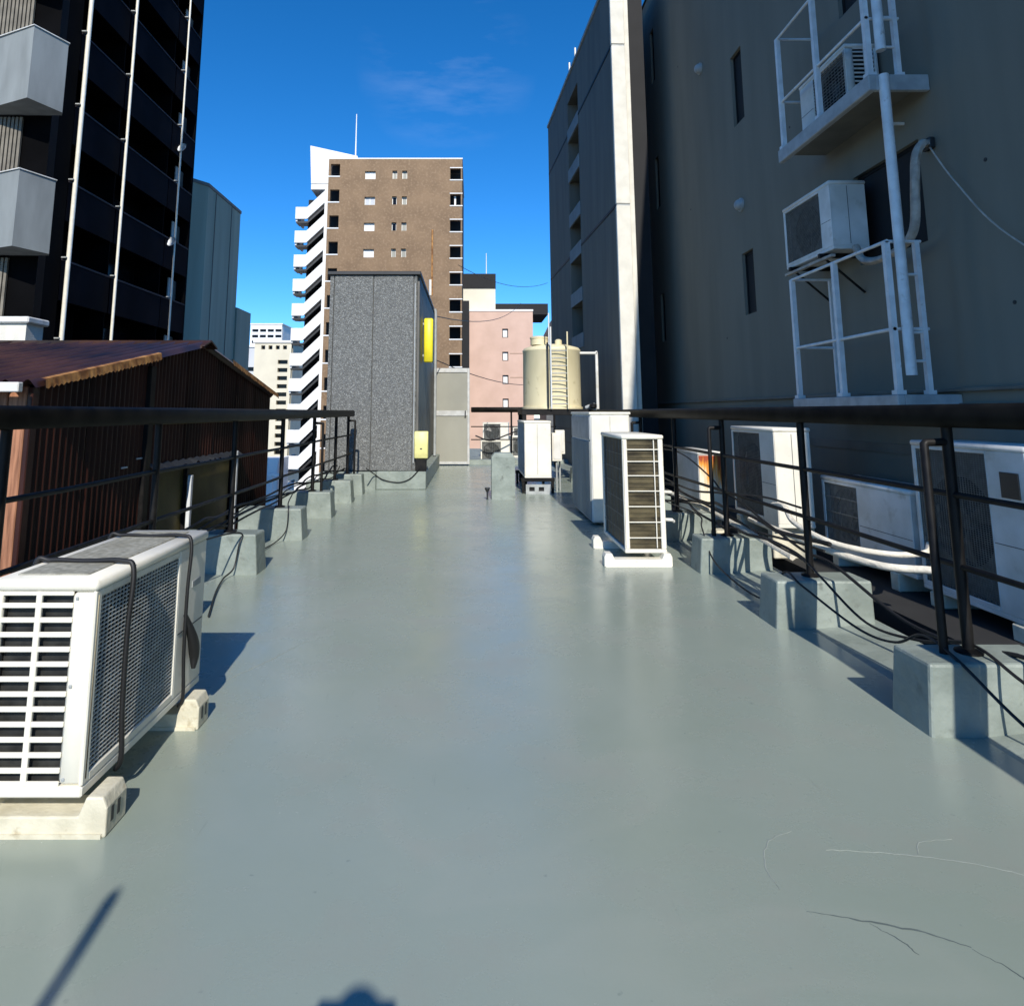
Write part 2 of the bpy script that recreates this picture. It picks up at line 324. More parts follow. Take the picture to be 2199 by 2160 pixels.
# our roof: deck, kerbs, building below
YB, YF = -3.4, 15.6
deck = MB(); deck.quad((-1.86, YB, 0), (1.90, YB, 0), (1.90, YF, 0), (-1.86, YF, 0))
deck_o = deck.build('roof_deck', M_floor); tag(deck_o, kind='structure')
for sx, xi in ((-1, 1.86), (1, 1.90)):
    k = MB(); prof = [(xi, -0.25), (xi, 0.0), (xi + 0.24, 0.022), (xi + 0.40, 0.03), (xi + 0.40, -0.25)]
    k.prism(prof, lambda a, z: (sx * a, YB, z), lambda a, z: (sx * a, YF, z))
    k.build('kerb', M_plinth, deck_o)
k = MB(); k.prism([(YF, -0.25), (YF, 0.0), (YF + 0.1, 0.10), (YF + 0.35, 0.10), (YF + 0.35, -0.25)], lambda a, z: (-2.26, a, z), lambda a, z: (2.30, a, z)); k.build('kerb', M_plinth, deck_o)
b = MB(); b.box(-2.24, YB, -13, 2.28, YF + 0.33, -0.01); b.f.pop(1); b.build('building_wall', M_slate, deck_o)

def strip(pts, w, h, m, name):
    pts = [(p[0] + random.uniform(-0.008, 0.008), p[1] + random.uniform(-0.008, 0.008), 0) for p in pts]
    mb = MB(); P = [q + Vector((random.uniform(-0.0025, 0.0025), random.uniform(-0.0025, 0.0025), 0)) for q in bez(pts, 8)]; i0 = len(mb.v)
    for k, p in enumerate(P):
        t = (P[min(k + 1, len(P) - 1)] - P[max(k - 1, 0)]).normalized(); nn = Vector((-t.y, t.x, 0)); ww = w * (0.35 + 0.65 * math.sin(math.pi * min(1, max(0.02, k / (len(P) - 1)))) + 0.25 * random.uniform(-1, 1))
        mb.v += [tuple(p + nn * ww + Vector((0, 0, 0.0006))), tuple(p + Vector((0, 0, h))), tuple(p - nn * ww + Vector((0, 0, 0.0006)))]
    for k in range(len(P) - 1):
        a = 3 * k; mb.f += [(a, a + 1, a + 4, a + 3), (a + 1, a + 2, a + 5, a + 4)]
    return mb.build(name, m, deck_o)
strip([(0.985, 2.03, 0), (1.12, 2.02, 0), (1.22, 2.0, 0), (1.36, 1.965, 0), (1.5, 1.90, 0)], 0.0022, 0.0012, M_ridge, 'coating_ridge')
strip([(0.78, 1.86, 0), (0.785, 1.97, 0), (0.84, 2.06, 0), (0.93, 2.10, 0)], 0.002, 0.001, M_ridge, 'coating_ridge')
strip([(0.82, 1.80, 0), (0.93, 1.76, 0), (1.05, 1.73, 0), (1.13, 1.68, 0)], 0.0028, 0.0012, M_crack, 'coating_crack')
strip([(1.16, 1.53, 0), (1.18, 1.49, 0), (1.2, 1.45, 0)], 0.003, 0.0015, M_ridge, 'coating_ridge')
strip([(0.95, 1.755, 0), (0.99, 1.71, 0), (1.0, 1.66, 0)], 0.0016, 0.001, M_crack, 'coating_crack')
strip([(1.13, 1.68, 0), (1.17, 1.62, 0), (1.17, 1.56, 0)], 0.0016, 0.001, M_crack, 'coating_crack')
strip([(1.22, 2.0, 0), (1.27, 2.05, 0), (1.36, 2.07, 0)], 0.0018, 0.001, M_ridge, 'coating_ridge')
strip([(-1.1, 3.2, 0), (-0.98, 3.45, 0), (-0.88, 3.7, 0)], 0.003, 0.0014, M_ridge, 'coating_ridge')

# ------------------------------------------------------------------ plinths
ORD = ['first', 'second', 'third', 'fourth', 'fifth', 'sixth', 'seventh', 'eighth']
RY = [1.42, 2.66, 3.90, 5.17, 6.42, 7.7, 9.0, 10.3, 11.6]
LY = [1.25, 2.55, 3.85, 5.14, 6.47, 7.78, 9.05, 9.95]
def plinth(x0, x1, y0, h, label, grp, tilt):
    p = MB(); ln = 0.24
    sg = 1 if x1 > x0 else -1; t = 0.025
    lo = [(x0, y0), (x1, y0), (x1, y0 + ln), (x0, y0 + ln)]; hi = [(x0 + sg * t, y0 + 0.008), (x1, y0 + 0.008), (x1, y0 + ln - 0.008), (x0 + sg * t, y0 + ln - 0.008)]
    o = p.prism(lo, lambda a, c: (a, c, -0.02), lambda a, c: (a + (sg * t if abs(a - x0) < 1e-6 else 0), c + (0.008 if c == y0 else -0.008), h)).build('concrete_plinth', M_plinth)
    md = o.modifiers.new('edge', 'BEVEL'); md.width = 0.012; md.segments = 2
    o.rotation_euler = (0, 0, 0)
    return tag(o, label, 'plinth', grp)
for i, y in enumerate(RY):
    j = i - 1
    if j < 0: lab = 'grey concrete plinth under the right railing, hidden beside the camera'
    elif j == 0: lab = 'nearest grey concrete plinth under the right railing, carrying a double post'
    elif j == 1: lab = 'second nearest grey concrete plinth under the right railing, single post, cable across'
    elif j == 2: lab = 'third grey plinth along the right railing, just behind the free-standing air conditioner'
    else: lab = f'{ORD[j]} grey plinth from the camera along the right railing, behind the cabinets'
    plinth(1.70 + 0.01 * (i % 2), 2.26, y, 0.255, lab, 'plinths under the right railing', 0)
for i, y in enumerate(LY):
    j = i - 3
    if j < 0: lab = f'grey concrete plinth under the left railing, hidden behind the big air conditioner, number {["one","two","three"][i]} along'
    elif j == 0: lab = 'largest visible grey plinth on the left, just beyond the strapped air conditioner'
    elif j == 4: lab = 'farthest grey plinth under the left railing, touching the penthouse kerb'
    else: lab = f'{ORD[j]} visible grey plinth along the left railing beyond the strapped air conditioner'
    plinth(-1.60, -2.22, y, 0.29, lab, 'plinths under the left railing', 0)

# ------------------------------------------------------------------ railings
def railing(label, x, side, ys, strut_ids, y0, y1, ztop, mids, pz):
    t = thing('railing', label, 'railing', (0, 0, 0), 0, 'roof railings')
    mb = MB(); mb.cbox(x - 0.05, y0, ztop - 0.095, x + 0.05, y1, ztop, 0.018); mb.build('top_rail', M_rail, t, 60)
    for z in mids:
        P = [(x, y0 + (y1 - y0) * k / 16, z + random.uniform(-0.004, 0.004)) for k in range(17)]
        MB().tube(P, 0.0125, 8).build('mid_rail', M_black, t, 50)
    for i, y in enumerate(ys):
        yp = y + 0.13
        MB().tube([(x, yp, pz - 0.02), (x, yp, ztop - 0.09)], 0.021, 10).lathe([(0.05, 0), (0.05, 0.008), (0.028, 0.016)], (x, yp, pz), 12).build('post', M_black, t, 40)
        if i in strut_ids:
            xs = x - side * 0.105
            P = [(xs, yp - 0.01, pz - 0.02), (xs, yp - 0.01, ztop - 0.165), (xs + side * 0.008, yp - 0.009, ztop - 0.157), (x, yp, ztop - 0.155)]
            MB().tube(P, 0.0165, 10).build('strut', M_black, t, 50)
    return t
railing('dark railing along the left roof edge, in front of the brown corrugated shed', -1.86, -1, LY, (5, 7), -1.2, 10.35, 1.225, (0.85, 0.57), 0.29)
railing('dark railing along the right roof edge, in front of the slate grey wall', 1.975, 1, RY, (1, 3, 5, 7), -1.2, 15.2, 1.232, (0.865, 0.585), 0.255)
t = thing('railing', 'short dark railing across the far end of the roof beside the tank', 'railing', (0, 0, 0), 0, 'roof railings')
MB().cbox(-0.02, 15.2, 1.19, 1.92, 15.3, 1.31, 0.015).build('top_rail', M_rail, t, 60)
for z in (0.87, 0.58): MB().tube([(-0.02, 15.25, z), (1.92, 15.25, z)], 0.0125, 8).build('mid_rail', M_black, t, 50)
for x in (0.9, 1.88): MB().tube([(x, 15.25, 0), (x, 15.25, 1.2)], 0.021, 8).build('post', M_black, t, 50)

# ------------------------------------------------------------------ cables
def cable(pts, r, label, grp='loose black cables', m=M_cable, name='cable', cat='cable', n=8):
    o = MB().tube(bez(pts, n), r, 6).build(name, m, None, 60); return tag(o, label, cat, grp)
cable([(1.93, 8.5, 0.34), (1.9, 6.9, 0.33), (1.85, 5.6, 0.37), (1.80, 5.35, 0.30), (1.79, 5.05, 0.10), (1.84, 4.4, 0.03), (1.83, 4.05, 0.27), (1.84, 3.85, 0.24), (1.93, 3.5, 0.13), (1.93, 3.2, 0.16), (1.90, 2.95, 0.27), (1.86, 2.7, 0.262), (1.9, 2.4, 0.12), (1.95, 2.0, 0.05), (2.0, 1.2, 0.12)], 0.006, 'thin black cable draped over the nearest right plinths')
cable([(2.02, 7.5, 0.42), (2.0, 6.5, 0.40), (2.0, 5.5, 0.42), (2.0, 4.6, 0.34), (1.97, 4.1, 0.33), (1.92, 3.8, 0.30), (1.95, 3.45, 0.17), (1.98, 3.1, 0.20), (2.0, 2.8, 0.28), (2.0, 2.5, 0.22), (2.06, 2.0, 0.15), (2.05, 1.4, 0.3)], 0.0065, 'black cable sagging between the right railing posts')
cable([(1.99, 9.0, 0.62), (1.99, 7.5, 0.55), (1.99, 6.2, 0.5), (2.0, 5.3, 0.56), (2.02, 4.7, 0.45), (2.03, 4.2, 0.36), (2.04, 3.9, 0.35), (2.1, 3.4, 0.20), (2.14, 3.0, 0.2), (2.1, 2.6, 0.28), (2.12, 2.0, 0.2)], 0.009, 'thick black cable running along the outer side of the right plinths')
for q, (dx, r) in enumerate(((0.0, 0.011), (0.04, 0.008), (0.075, 0.013))):
    pts = []
    for k in range(22):
        y = 4.0 + k * 0.29; pts.append((1.985 + dx + 0.03 * math.sin(k * 1.7 + q), y, 0.30 + 0.05 * q + 0.05 * abs(math.sin(k * 0.62 + q * 0.8)) + random.uniform(-0.015, 0.015)))
    cable(pts, r, ['lowest cable of the tangled bundle on the right kerb', 'middle cable of the tangled bundle on the right kerb', 'thickest top cable of the tangled bundle on the right kerb'][q], 'bundle on the right kerb')
cable([(1.99, 8.2, 0.75), (1.985, 7.0, 0.82), (1.985, 6.3, 0.80), (1.98, 5.6, 0.66), (1.975, 5.3, 0.58), (1.98, 4.6, 0.63), (1.98, 4.1, 0.63)], 0.007, 'black cable tied under the right railing near the rust stained box')
for q in range(4):
    pts = []
    for k in range(20):
        y = 4.2 + k * 0.31; pts.append((-1.90 - 0.03 * q + 0.03 * math.sin(k * 1.3 + q * 2), y, 0.315 + 0.02 * q + 0.04 * abs(math.sin(k * 0.8 + q)) + random.uniform(-0.012, 0.012)))
    cable(pts, (0.009, 0.012, 0.007, 0.011)[q], ['innermost', 'second', 'third', 'outermost'][q] + ' black cable of the bundle along the left railing foot', 'bundle on the left kerb')
cable([(-1.9, 4.3, 0.34), (-1.78, 4.9, 0.33), (-1.72, 5.12, 0.30), (-1.735, 5.115, 0.22), (-1.76, 5.10, 0.06), (-1.78, 4.95, 0.02), (-1.7, 4.6, 0.015), (-1.55, 4.1, 0.012)], 0.006, 'thin cable hanging down the face of the largest left plinth')
cable([(-1.85, 7.0, 0.36), (-1.78, 6.6, 0.33), (-1.74, 6.46, 0.28), (-1.75, 6.45, 0.1), (-1.8, 6.3, 0.02), (-1.82, 5.9, 0.02)], 0.006, 'thin cable looping over the second left plinth')
cable([(-1.60, 10.2, 0.36), (-1.52, 10.55, 0.24), (-1.38, 10.585, 0.15), (-1.15, 10.59, 0.11), (-0.98, 10.585, 0.16), (-0.86, 10.59, 0.27), (-0.83, 10.60, 0.33)], 0.009, 'black cable hanging in a curve on the penthouse kerb')

# ------------------------------------------------------------------ air conditioner builder
def fan_assembly(t, cx, cz, r, ydepth, m_ring=M_fan):
    MBr = MB(); n = 32
    prof = [(r + 0.012, 0.004), (r + 0.012, 0.0), (r, 0.0), (r - 0.006, 0.03)]
    base = 0
    for (rr, dy) in prof:
        for j in range(n):
            a = 2 * math.pi * j / n; MBr.v.append((cx + rr * math.cos(a), ydepth + dy, cz + rr * math.sin(a)))
    for k in range(3):
        for j in range(n):
            a = k * n + j; b2 = k * n + (j + 1) % n; MBr.f.append((a, b2, b2 + n, a + n))
    MBr.build('fan_ring', m_ring, t, 50)
    f = MB(); f.tube([(cx, ydepth + 0.012, cz), (cx, ydepth + 0.06, cz)], 0.05, 16)
    for k in range(3):
        a0 = 2 * math.pi * k / 3 + 0.4; pts = []
        for (rr, da, dy) in ((0.045, -0.35, 0.05), (r * 0.6, -0.42, 0.055), (r * 0.93, -0.3, 0.055), (r * 0.95, 0.35, 0.02), (r * 0.6, 0.3, 0.015), (0.045, 0.35, 0.02)):
            pts.append((cx + rr * math.cos(a0 + da), ydepth + dy, cz + rr * math.sin(a0 + da)))
        f.quad(*pts); f.quad(*[(p[0], p[1] + 0.003, p[2]) for p in pts])
    f.build('fan', M_fan, t, 30)

def ac_unit(name, label, loc, rz, Ln, D, H, near='lo', end_style='plain', front='fan', m=M_white, grp='air conditioner outdoor units', fine=True, lid=False, cat='air conditioner', panel_frac=0.30, panel_near=False, wire=None, bars=False):
    """local: x along length, y=0 front facing -y, z up; near end at x=0 ('lo') or x=Ln ('hi')"""
    t = thing(name, label, cat, loc, rz, grp)
    th = 0.012; ex = (lambda q: q) if near == 'lo' else (lambda q: Ln - q)
    def bx(mb, a0, y0, z0, a1, y1, z1, r=0.004):
        p, q = sorted((ex(a0), ex(a1))); return mb.cbox(p, y0, z0, q, y1, z1, r)
    # base tray and top cover
    bt = MB(); bx(bt, 0, 0, 0, Ln, D, 0.03, 0.005); bt.build('base_tray', m, t)
    tp = MB(); bx(tp, -0.006, -0.006, H - 0.035, Ln + 0.006, D + 0.006, H, 0.009); top = tp.build('top_cover', m, t, 60)
    if lid:
        l = MB(); bx(l, 0.05, 0.055, H - 0.002, Ln - 0.05, D - 0.035, H + 0.004, 0.004); l.build('lid_panel', M_lid, top)
    # back coil
    bk = MB(); bx(bk, 0.02, D - 0.03, 0.03, Ln - 0.02, D - 0.012, H - 0.035, 0.002); bk.build('coil', M_coil, t)
    # black block inside the casing, standing in for the interior's shade
    ln = MB(); bx(ln, 0.04, 0.125, 0.032, Ln - 0.04, D - 0.035, H - 0.037, 0.002); ln.build('core', M_cavity, t)
    # far end
    fe = MB(); bx(fe, Ln - th, 0.002, 0.03, Ln, D - 0.002, H - 0.035, 0.003); fe.build('end_panel', m, t)
    # front
    pw = Ln * panel_frac   # plain service panel at the far end
    fx = (lambda q: ex(Ln - q)) if panel_near else ex
    def bxf(mb, a0, y0, z0, a1, y1, z1, r=0.004):
        p, q = sorted((fx(a0), fx(a1))); return mb.cbox(p, y0, z0, q, y1, z1, r)
    if front == 'fan':
        bx1 = MB(); bxf(bx1, Ln - pw, 0, 0.03, Ln, th, H - 0.035, 0.004); sp = bx1.build('service_panel', m, t)
        se = MB(); bxf(se, Ln - pw - 0.002 + 0.01, -0.002, 0.03 + (H - 0.065) * 0.42, Ln - 0.01, 0.003, 0.034 + (H - 0.065) * 0.42, 0.001); se.build('seam', M_trim, sp)
        a0, a1 = 0.035, Ln - pw - 0.008; z0, z1 = 0.055, H - 0.055
        fr = MB(); bxf(fr, 0, 0, 0.03, a0, th, H - 0.035, 0.004); bxf(fr, a1, 0, 0.03, Ln - pw, th, H - 0.035, 0.003); bxf(fr, a0, 0, 0.03, a1, th, z0, 0.003); bxf(fr, a0, 0, z1, a1, th, H - 0.035, 0.003)
        fr.build('front_frame', m, t)
        cxp = fx((a0 + a1) / 2); rr = min((a1 - a0), (z1 - z0)) / 2 * 0.9
        bp2 = MB(); n = 40
        # shroud plate with a round opening
        ys = 0.052; p, q = sorted((fx(a0), fx(a1))); cz = (z0 + z1) / 2
        ring = [(cxp + rr * math.cos(2 * math.pi * j / n), cz + rr * math.sin(2 * math.pi * j / n)) for j in range(n)]
        def onrect(a):
            dx, dz = math.cos(a), math.sin(a); hx, hz = (q - p) / 2, (z1 - z0) / 2; s_ = min(hx / abs(dx) if abs(dx) > 1e-6 else 9, hz / abs(dz) if abs(dz) > 1e-6 else 9); return ((p + q) / 2 + dx * s_, cz + dz * s_)
        for j in range(n):
            a, b2 = 2 * math.pi * j / n, 2 * math.pi * (j + 1) / n
            r0, r1, o0, o1 = ring[j], ring[(j + 1) % n], onrect(a), onrect(b2)
            bp2.quad((r0[0], ys, r0[1]), (r1[0], ys, r1[1]), (o1[0], ys, o1[1]), (o0[0], ys, o0[1]))
        bp2.build('fan_shroud', M_shroud, t)
        fan_assembly(t, cxp, cz, rr, 0.056)
        gr = MB(); pitch = 0.0125 if fine else 0.03; w = 0.0014 if fine else 0.003
        pv = 0.021 if fine else 0.05
        if bars: pitch, pv = 0.12, 0.018
        z = z0
        while z < z1: gr.box(p, 0.004, z - w, q, 0.009, z + w); z += pitch
        xx = p
        while xx < q: gr.box(xx - w * 0.8, 0.009, z0, xx + w * 0.8, 0.0125, z1); xx += pv
        gro = gr.build('fan_guard', wire or (M_wire if fine else M_wire_dark), t); gro['kind'] = 'stuff'
    elif front == 'coil':
        fr = MB(); bx(fr, 0, 0, 0.03, 0.03, th, H - 0.035, 0.003); bx(fr, Ln - 0.05, 0, 0.03, Ln, th, H - 0.035, 0.003); fr.build('front_frame', m, t)
        co = MB(); bx(co, 0.03, 0.02, 0.03, Ln - 0.05, 0.04, H - 0.035, 0.002); co.build('coil', M_coil, t)
        for k in range(1, 7):
            z = 0.03 + (H - 0.065) * k / 7; gg = MB(); p, q = sorted((ex(0.03), ex(Ln - 0.05))); gg.tube([(p, 0.004, z), (q, 0.004, z)], 0.0022, 5).build('guard_wire', M_wire_dark, t)
        for k in range(1, 6):
            xx = ex(0.03 + (Ln - 0.08) * k / 6); MB().tube([(xx, 0.008, 0.03), (xx, 0.008, H - 0.035)], 0.0022, 5).build('guard_wire', M_wire_dark, t)
    elif front == 'louvre':
        fr = MB(); bx(fr, 0, 0, 0.03, 0.02, th, H - 0.035, 0.003); bx(fr, Ln - 0.02, 0, 0.03, Ln, th, H - 0.035, 0.003); fr.build('front_frame', m, t)
        nsl = 12
        for k in range(nsl):
            a = 0.03 + (Ln - 0.06) * (k + 0.5) / nsl; s_ = MB(); bx(s_, a - 0.02, 0.006, 0.035, a + 0.012, 0.02, H - 0.04, 0.002); s_.build('slat', M_galv, t)
    else:
        s_ = MB(); bx(s_, 0, 0, 0.03, Ln, th, H - 0.035, 0.004); s_.build('front_panel', m, t)
    # near end
    if end_style == 'plain':
        s_ = MB(); bx(s_, 0, 0.002, 0.03, th, D - 0.002, H - 0.035, 0.004); ep = s_.build('end_panel', m, t)
        s_ = MB(); bx(s_, -0.004, D * 0.48, 0.05, 0.0, D * 0.48 + 0.004, H - 0.05, 0.001); s_.build('seam', M_trim, ep)
    elif end_style == 'slots':
        pil = MB(); bx(pil, 0, 0.0, 0.03, 0.035, 0.075, H - 0.035, 0.014); bx(pil, 0, D - 0.03, 0.03, 0.02, D, H - 0.035, 0.004); pil.build('corner_post', m, t, 70)
        cb = MB(); bx(cb, 0.03, 0.075, 0.03, 0.04, D - 0.03, H - 0.035, 0.001); cb.build('coil', M_coil, t)
        nsl = 13; z0, z1 = 0.03, H - 0.035
        for k in range(nsl + 1):
            zc = z0 + (z1 - z0) * k / nsl; hh = 0.0075 if 0 < k < nsl else 0.013
            s_ = MB(); bx(s_, 0.003, 0.07, max(z0, zc - hh), 0.010, D - 0.028, min(z1, zc + hh), 0.002); s_.build('slat', m, t)
        for yb in (0.172,):
            s_ = MB(); bx(s_, 0.0015, yb - 0.009, z0, 0.012, yb + 0.009, z1, 0.002); s_.build('upright_bar', m, t)
    elif end_style == 'coil':
        s_ = MB(); bx(s_, 0, 0.0, 0.03, 0.02, 0.04, H - 0.035, 0.006); bx(s_, 0, D - 0.04, 0.03, 0.02, D, H - 0.035, 0.006); s_.build('corner_post', m, t)
        co = MB(); bx(co, 0.02, 0.04, 0.03, 0.05, D - 0.04, H - 0.035, 0.002); co.build('coil', M_coil_brown, t)
        nf = 26
        fi = MB()
        for k in range(nf):
            zc = 0.04 + (H - 0.085) * k / (nf - 1); bx(fi, 0.013, 0.04, zc - 0.0035, 0.021, D - 0.04, zc + 0.0035, 0.001)
        fo = fi.build('coil_fins', M_coil_brown, t); fo['kind'] = 'stuff'
        for zc in (0.10, 0.24, 0.38, 0.52, 0.66, 0.79, 0.9):
            if zc < 1: s_ = MB(); p, q = 0.03, D - 0.03; s_.tube([(ex(0.004), p, 0.03 + (H - 0.06) * zc), (ex(0.004), q, 0.03 + (H - 0.06) * zc)], 0.0045, 6).build('guard_wire', M_white, t)
        s_ = MB(); s_.tube([(ex(0.002), D - 0.075, 0.04), (ex(0.002), D - 0.075, H - 0.04)], 0.0045, 6).build('guard_wire', M_white, t)
    return t

def base_block(x0, x1, y0, y1, h, label, m=M_cream, ends=True, grp='air conditioner base blocks'):
    t = thing('base_block', label, 'base block', (0, 0, 0), 0, grp)
    hb = h * 0.52 if ends else h * 0.55
    e = 0.062; prof = [(x0, 0.0), (x1, 0.0), (x1, h * 0.72), (x1 - 0.014, h), (x1 - e, h), (x1 - e - 0.02, hb), (x0 + e + 0.02, hb), (x0 + e, h), (x0 + 0.014, h), (x0, h * 0.72)]
    o = MB().prism(prof, lambda a, z: (a, y0, z), lambda a, z: (a, y1, z)).build('bar', m, t)
    md = o.modifiers.new('edge', 'BEVEL'); md.width = 0.005; md.segments = 2
    MB().box(x0 + 0.01, y0 - 0.006, 0.0, x1 - 0.01, y1 + 0.006, 0.012).build('foot_flange', m, t)
    if ends:
        for dz in (0.025, 0.06):
            MB().box(x1 - 0.002, y0 + dz, 0.03, x1 + 0.0015, y0 + dz + 0.014, h * 0.66).build('groove', M_trim, t)
    return t

# ---- the strapped unit on the left
AX, AY, AL, AD, AH, AZ = -1.12, 2.07, 0.83, 0.31, 0.60, 0.105
ac_unit('air_conditioner', 'large white outdoor unit on the left tied down with two black straps', (AX, AY, AZ), R(90), AL, AD, AH, 'lo', 'slots', 'fan', M_white, 'air conditioner outdoor units', True, True)
base_block(-1.47, -1.045, 2.075, 2.19, 0.106, 'cream base block under the near end of the strapped left unit')
base_block(-1.47, -1.045, 2.72, 2.82, 0.108, 'cream base block under the far end of the strapped left unit')
def strap(ys, label, wmul=1.0, tail=False):
    t = thing('tie_strap', label, 'strap', (0, 0, 0), 0, 'straps round the left unit')
    zt = AZ + AH + 0.008; xf = AX + 0.014; xb = AX - AD - 0.012
    P = bez([(xb, ys - 0.01, AZ - 0.02), (xb - 0.002, ys, AZ + AH * 0.5), (xb, ys + 0.005, zt - 0.02), (xb + 0.05, ys + 0.01, zt + 0.002), (AX - AD * 0.5, ys + 0.005, zt), (AX - 0.03, ys - 0.005, zt + 0.004), (xf, ys - 0.012, zt - 0.025), (xf + 0.002, ys - 0.03, zt - 0.2), (xf, ys - 0.025, AZ + 0.18), (xf, ys - 0.01, AZ + 0.02), (xf - 0.02, ys, AZ - 0.02)], 8)
    MB().tube(P, 0.0068 * wmul, 7).build('band', M_cable, t, 60)
    if tail:
        P = bez([(xf, ys - 0.03, AZ + 0.32), (xf + 0.012, ys + 0.02, AZ + 0.22), (xf + 0.01, ys + 0.05, AZ + 0.15), (xf + 0.012, ys + 0.045, AZ + 0.10)], 6)
        MB().tube(P, [0.008 + 0.014 * math.sin(math.pi * k / (len(P) - 1)) for k in range(len(P))], 7).build('knot_tail', M_cable, t, 60)
    return t
hero = [o for o in COL.objects if o.get('label', '').startswith('large white outdoor unit')][0]
for (a, z) in ((0.055, 0.05), (0.055, 0.30), (0.055, 0.545)): MB().cbox(-0.0035, a - 0.005, z - 0.005, 0.002, a + 0.005, z + 0.005, 0.002).build('screw', M_galv, hero)
MB().cbox(0.70, -0.003, 0.40, 0.78, 0.002, 0.425, 0.001).build('label_plate', M_galv, hero)
strap(2.27, 'thicker black strap over the near half of the left unit', 1.25)
strap(2.72, 'black strap with a knotted tail over the far end of the left unit', 1.0, True)
# ---- free-standing unit on the right
ac_unit('air_conditioner', 'tall white outdoor unit standing alone on the right with exposed brown coil end', (1.215, 6.30, 0.095), R(-90), 0.86, 0.33, 0.92, 'hi', 'coil', 'coil', M_white)
base_block(1.04, 1.575, 5.40, 5.50, 0.10, 'white base bar under the near end of the lone right unit', M_white, False)
base_block(1.08, 1.575, 6.10, 6.20, 0.10, 'white base bar under the far end of the lone right unit', M_white, False)
for z in (0.42, 0.20):
    o = MB().tube([(1.555, 5.60, z + 0.13), (1.64, 5.60, z + 0.125), (1.66, 5.62, z + 0.11)], 0.014, 8).build('pipe_stub', M_white_dirty); tag(o, ('upper' if z > 0.3 else 'lower') + ' white pipe stub on the right side of the lone unit', 'pipe', 'pipe stubs')

# ---- equipment cabinet behind it
t = thing('equipment_cabinet', 'long white and grey cabinet standing behind the lone right unit', 'cabinet', (1.29, 7.3, 0))
MB().cbox(0, 0, 0.03, 0.43, 1.32, 1.175, 0.008).build('body', M_white_dirty, t)
MB().cbox(-0.012, -0.012, 1.172, 0.442, 1.33, 1.20, 0.006).build('top_cover', M_white, t)
for a, c in ((0.012, 0.21), (0.216, 0.418)): MB().cbox(a, -0.012, 0.05, c, 0.004, 1.16, 0.004).build('door', M_white, t)
for k in range(5): MB().cbox(-0.014, 0.02 + k * 0.26, 0.05, 0.004, 0.02 + k * 0.26 + 0.245, 0.88, 0.006).build('side_panel', M_panel_grey, t)
MB().cbox(-0.01, 0.02, 0.90, 0.004, 1.3, 1.15, 0.004).build('side_panel', M_galv, t)

# ---- unit on a black stand, meter boxes
u = ac_unit('air_conditioner', 'tall white outdoor unit on a low black stand under the water tank', (0.79, 11.55, 0.225), R(-90), 1.45, 0.40, 0.84, 'hi', 'plain', 'louvre', M_white)
t = thing('unit_stand', 'low black steel stand under the unit by the tank', 'stand', (0, 0, 0))
for y in (10.12, 11.45):
    MB().cbox(0.74, y, 0.17, 1.24, y + 0.06, 0.222, 0.004).build('cross_bar', M_black, t)
    for x in (0.75, 1.19): MB().cbox(x, y + 0.005, 0, x + 0.04, y + 0.055, 0.172, 0.003).build('leg', M_black, t)
tr = thing('crate', 'grey plastic crate with square holes below the unit by the tank', 'crate', (0, 0, 0))
MB().holed(0.80, 1.17, 0.0, 0.14, [(0.85, 0.93, 0.04, 0.10), (0.99, 1.07, 0.04, 0.10)], lambda a, z, w: (a, 10.04 + w, z), 0.03).build('front_wall', M_galv, tr)
MB().box(0.80, 10.07, 0.0, 1.17, 10.12, 0.13).build('body', M_cavity, tr)
for k, (x0, z0, z1) in enumerate(((1.235, 0.45, 0.88), (1.30, 0.55, 0.92))):
    t = thing('meter_box', ['lower white meter box right of the unit by the tank', 'upper white meter box right of the unit by the tank'][k], 'meter box', (x0, 10.35 + 0.12 * k, z0), 0, 'meter boxes')
    MB().cbox(0, 0, 0, 0.15, 0.1, z1 - z0, 0.008).build('body', M_white, t); MB().cbox(0.02, -0.008, 0.03, 0.13, 0.002, z1 - z0 - 0.03, 0.004).build('cover', M_white_dirty, t)
    MB().tube([(0.07, 0.05, 0.0), (0.07, 0.05, -z0)], 0.014, 8).build('conduit', M_galv, t)
# pedestal
t = thing('concrete_pedestal', 'square grey painted concrete pedestal standing alone near the far end', 'pedestal', (0.275, 9.40, 0))
MB().prism([(0, 0), (0.325, 0), (0.325, 0.3), (0, 0.3)], lambda a, c: (a, c, 0), lambda a, c: (a, c, 0.575)).build('block', M_plinth, t)
MB().prism([(0, 0), (0.325, 0), (0.325, 0.3), (0, 0.3)], lambda a, c: (a, c, 0.575), lambda a, c: (0.16 + (a - 0.16) * 0.72, 0.15 + (c - 0.15) * 0.72, 0.63)).build('chamfered_cap', M_plinth, t)
t = thing('roof_drain', 'small dark drain pipe beside the concrete pedestal', 'drain', (0.215, 9.42, 0))
MB().lathe([(0.012, 0), (0.012, 0.10), (0.035, 0.14), (0.035, 0.16)], n=10).build('pipe', M_trim, t)

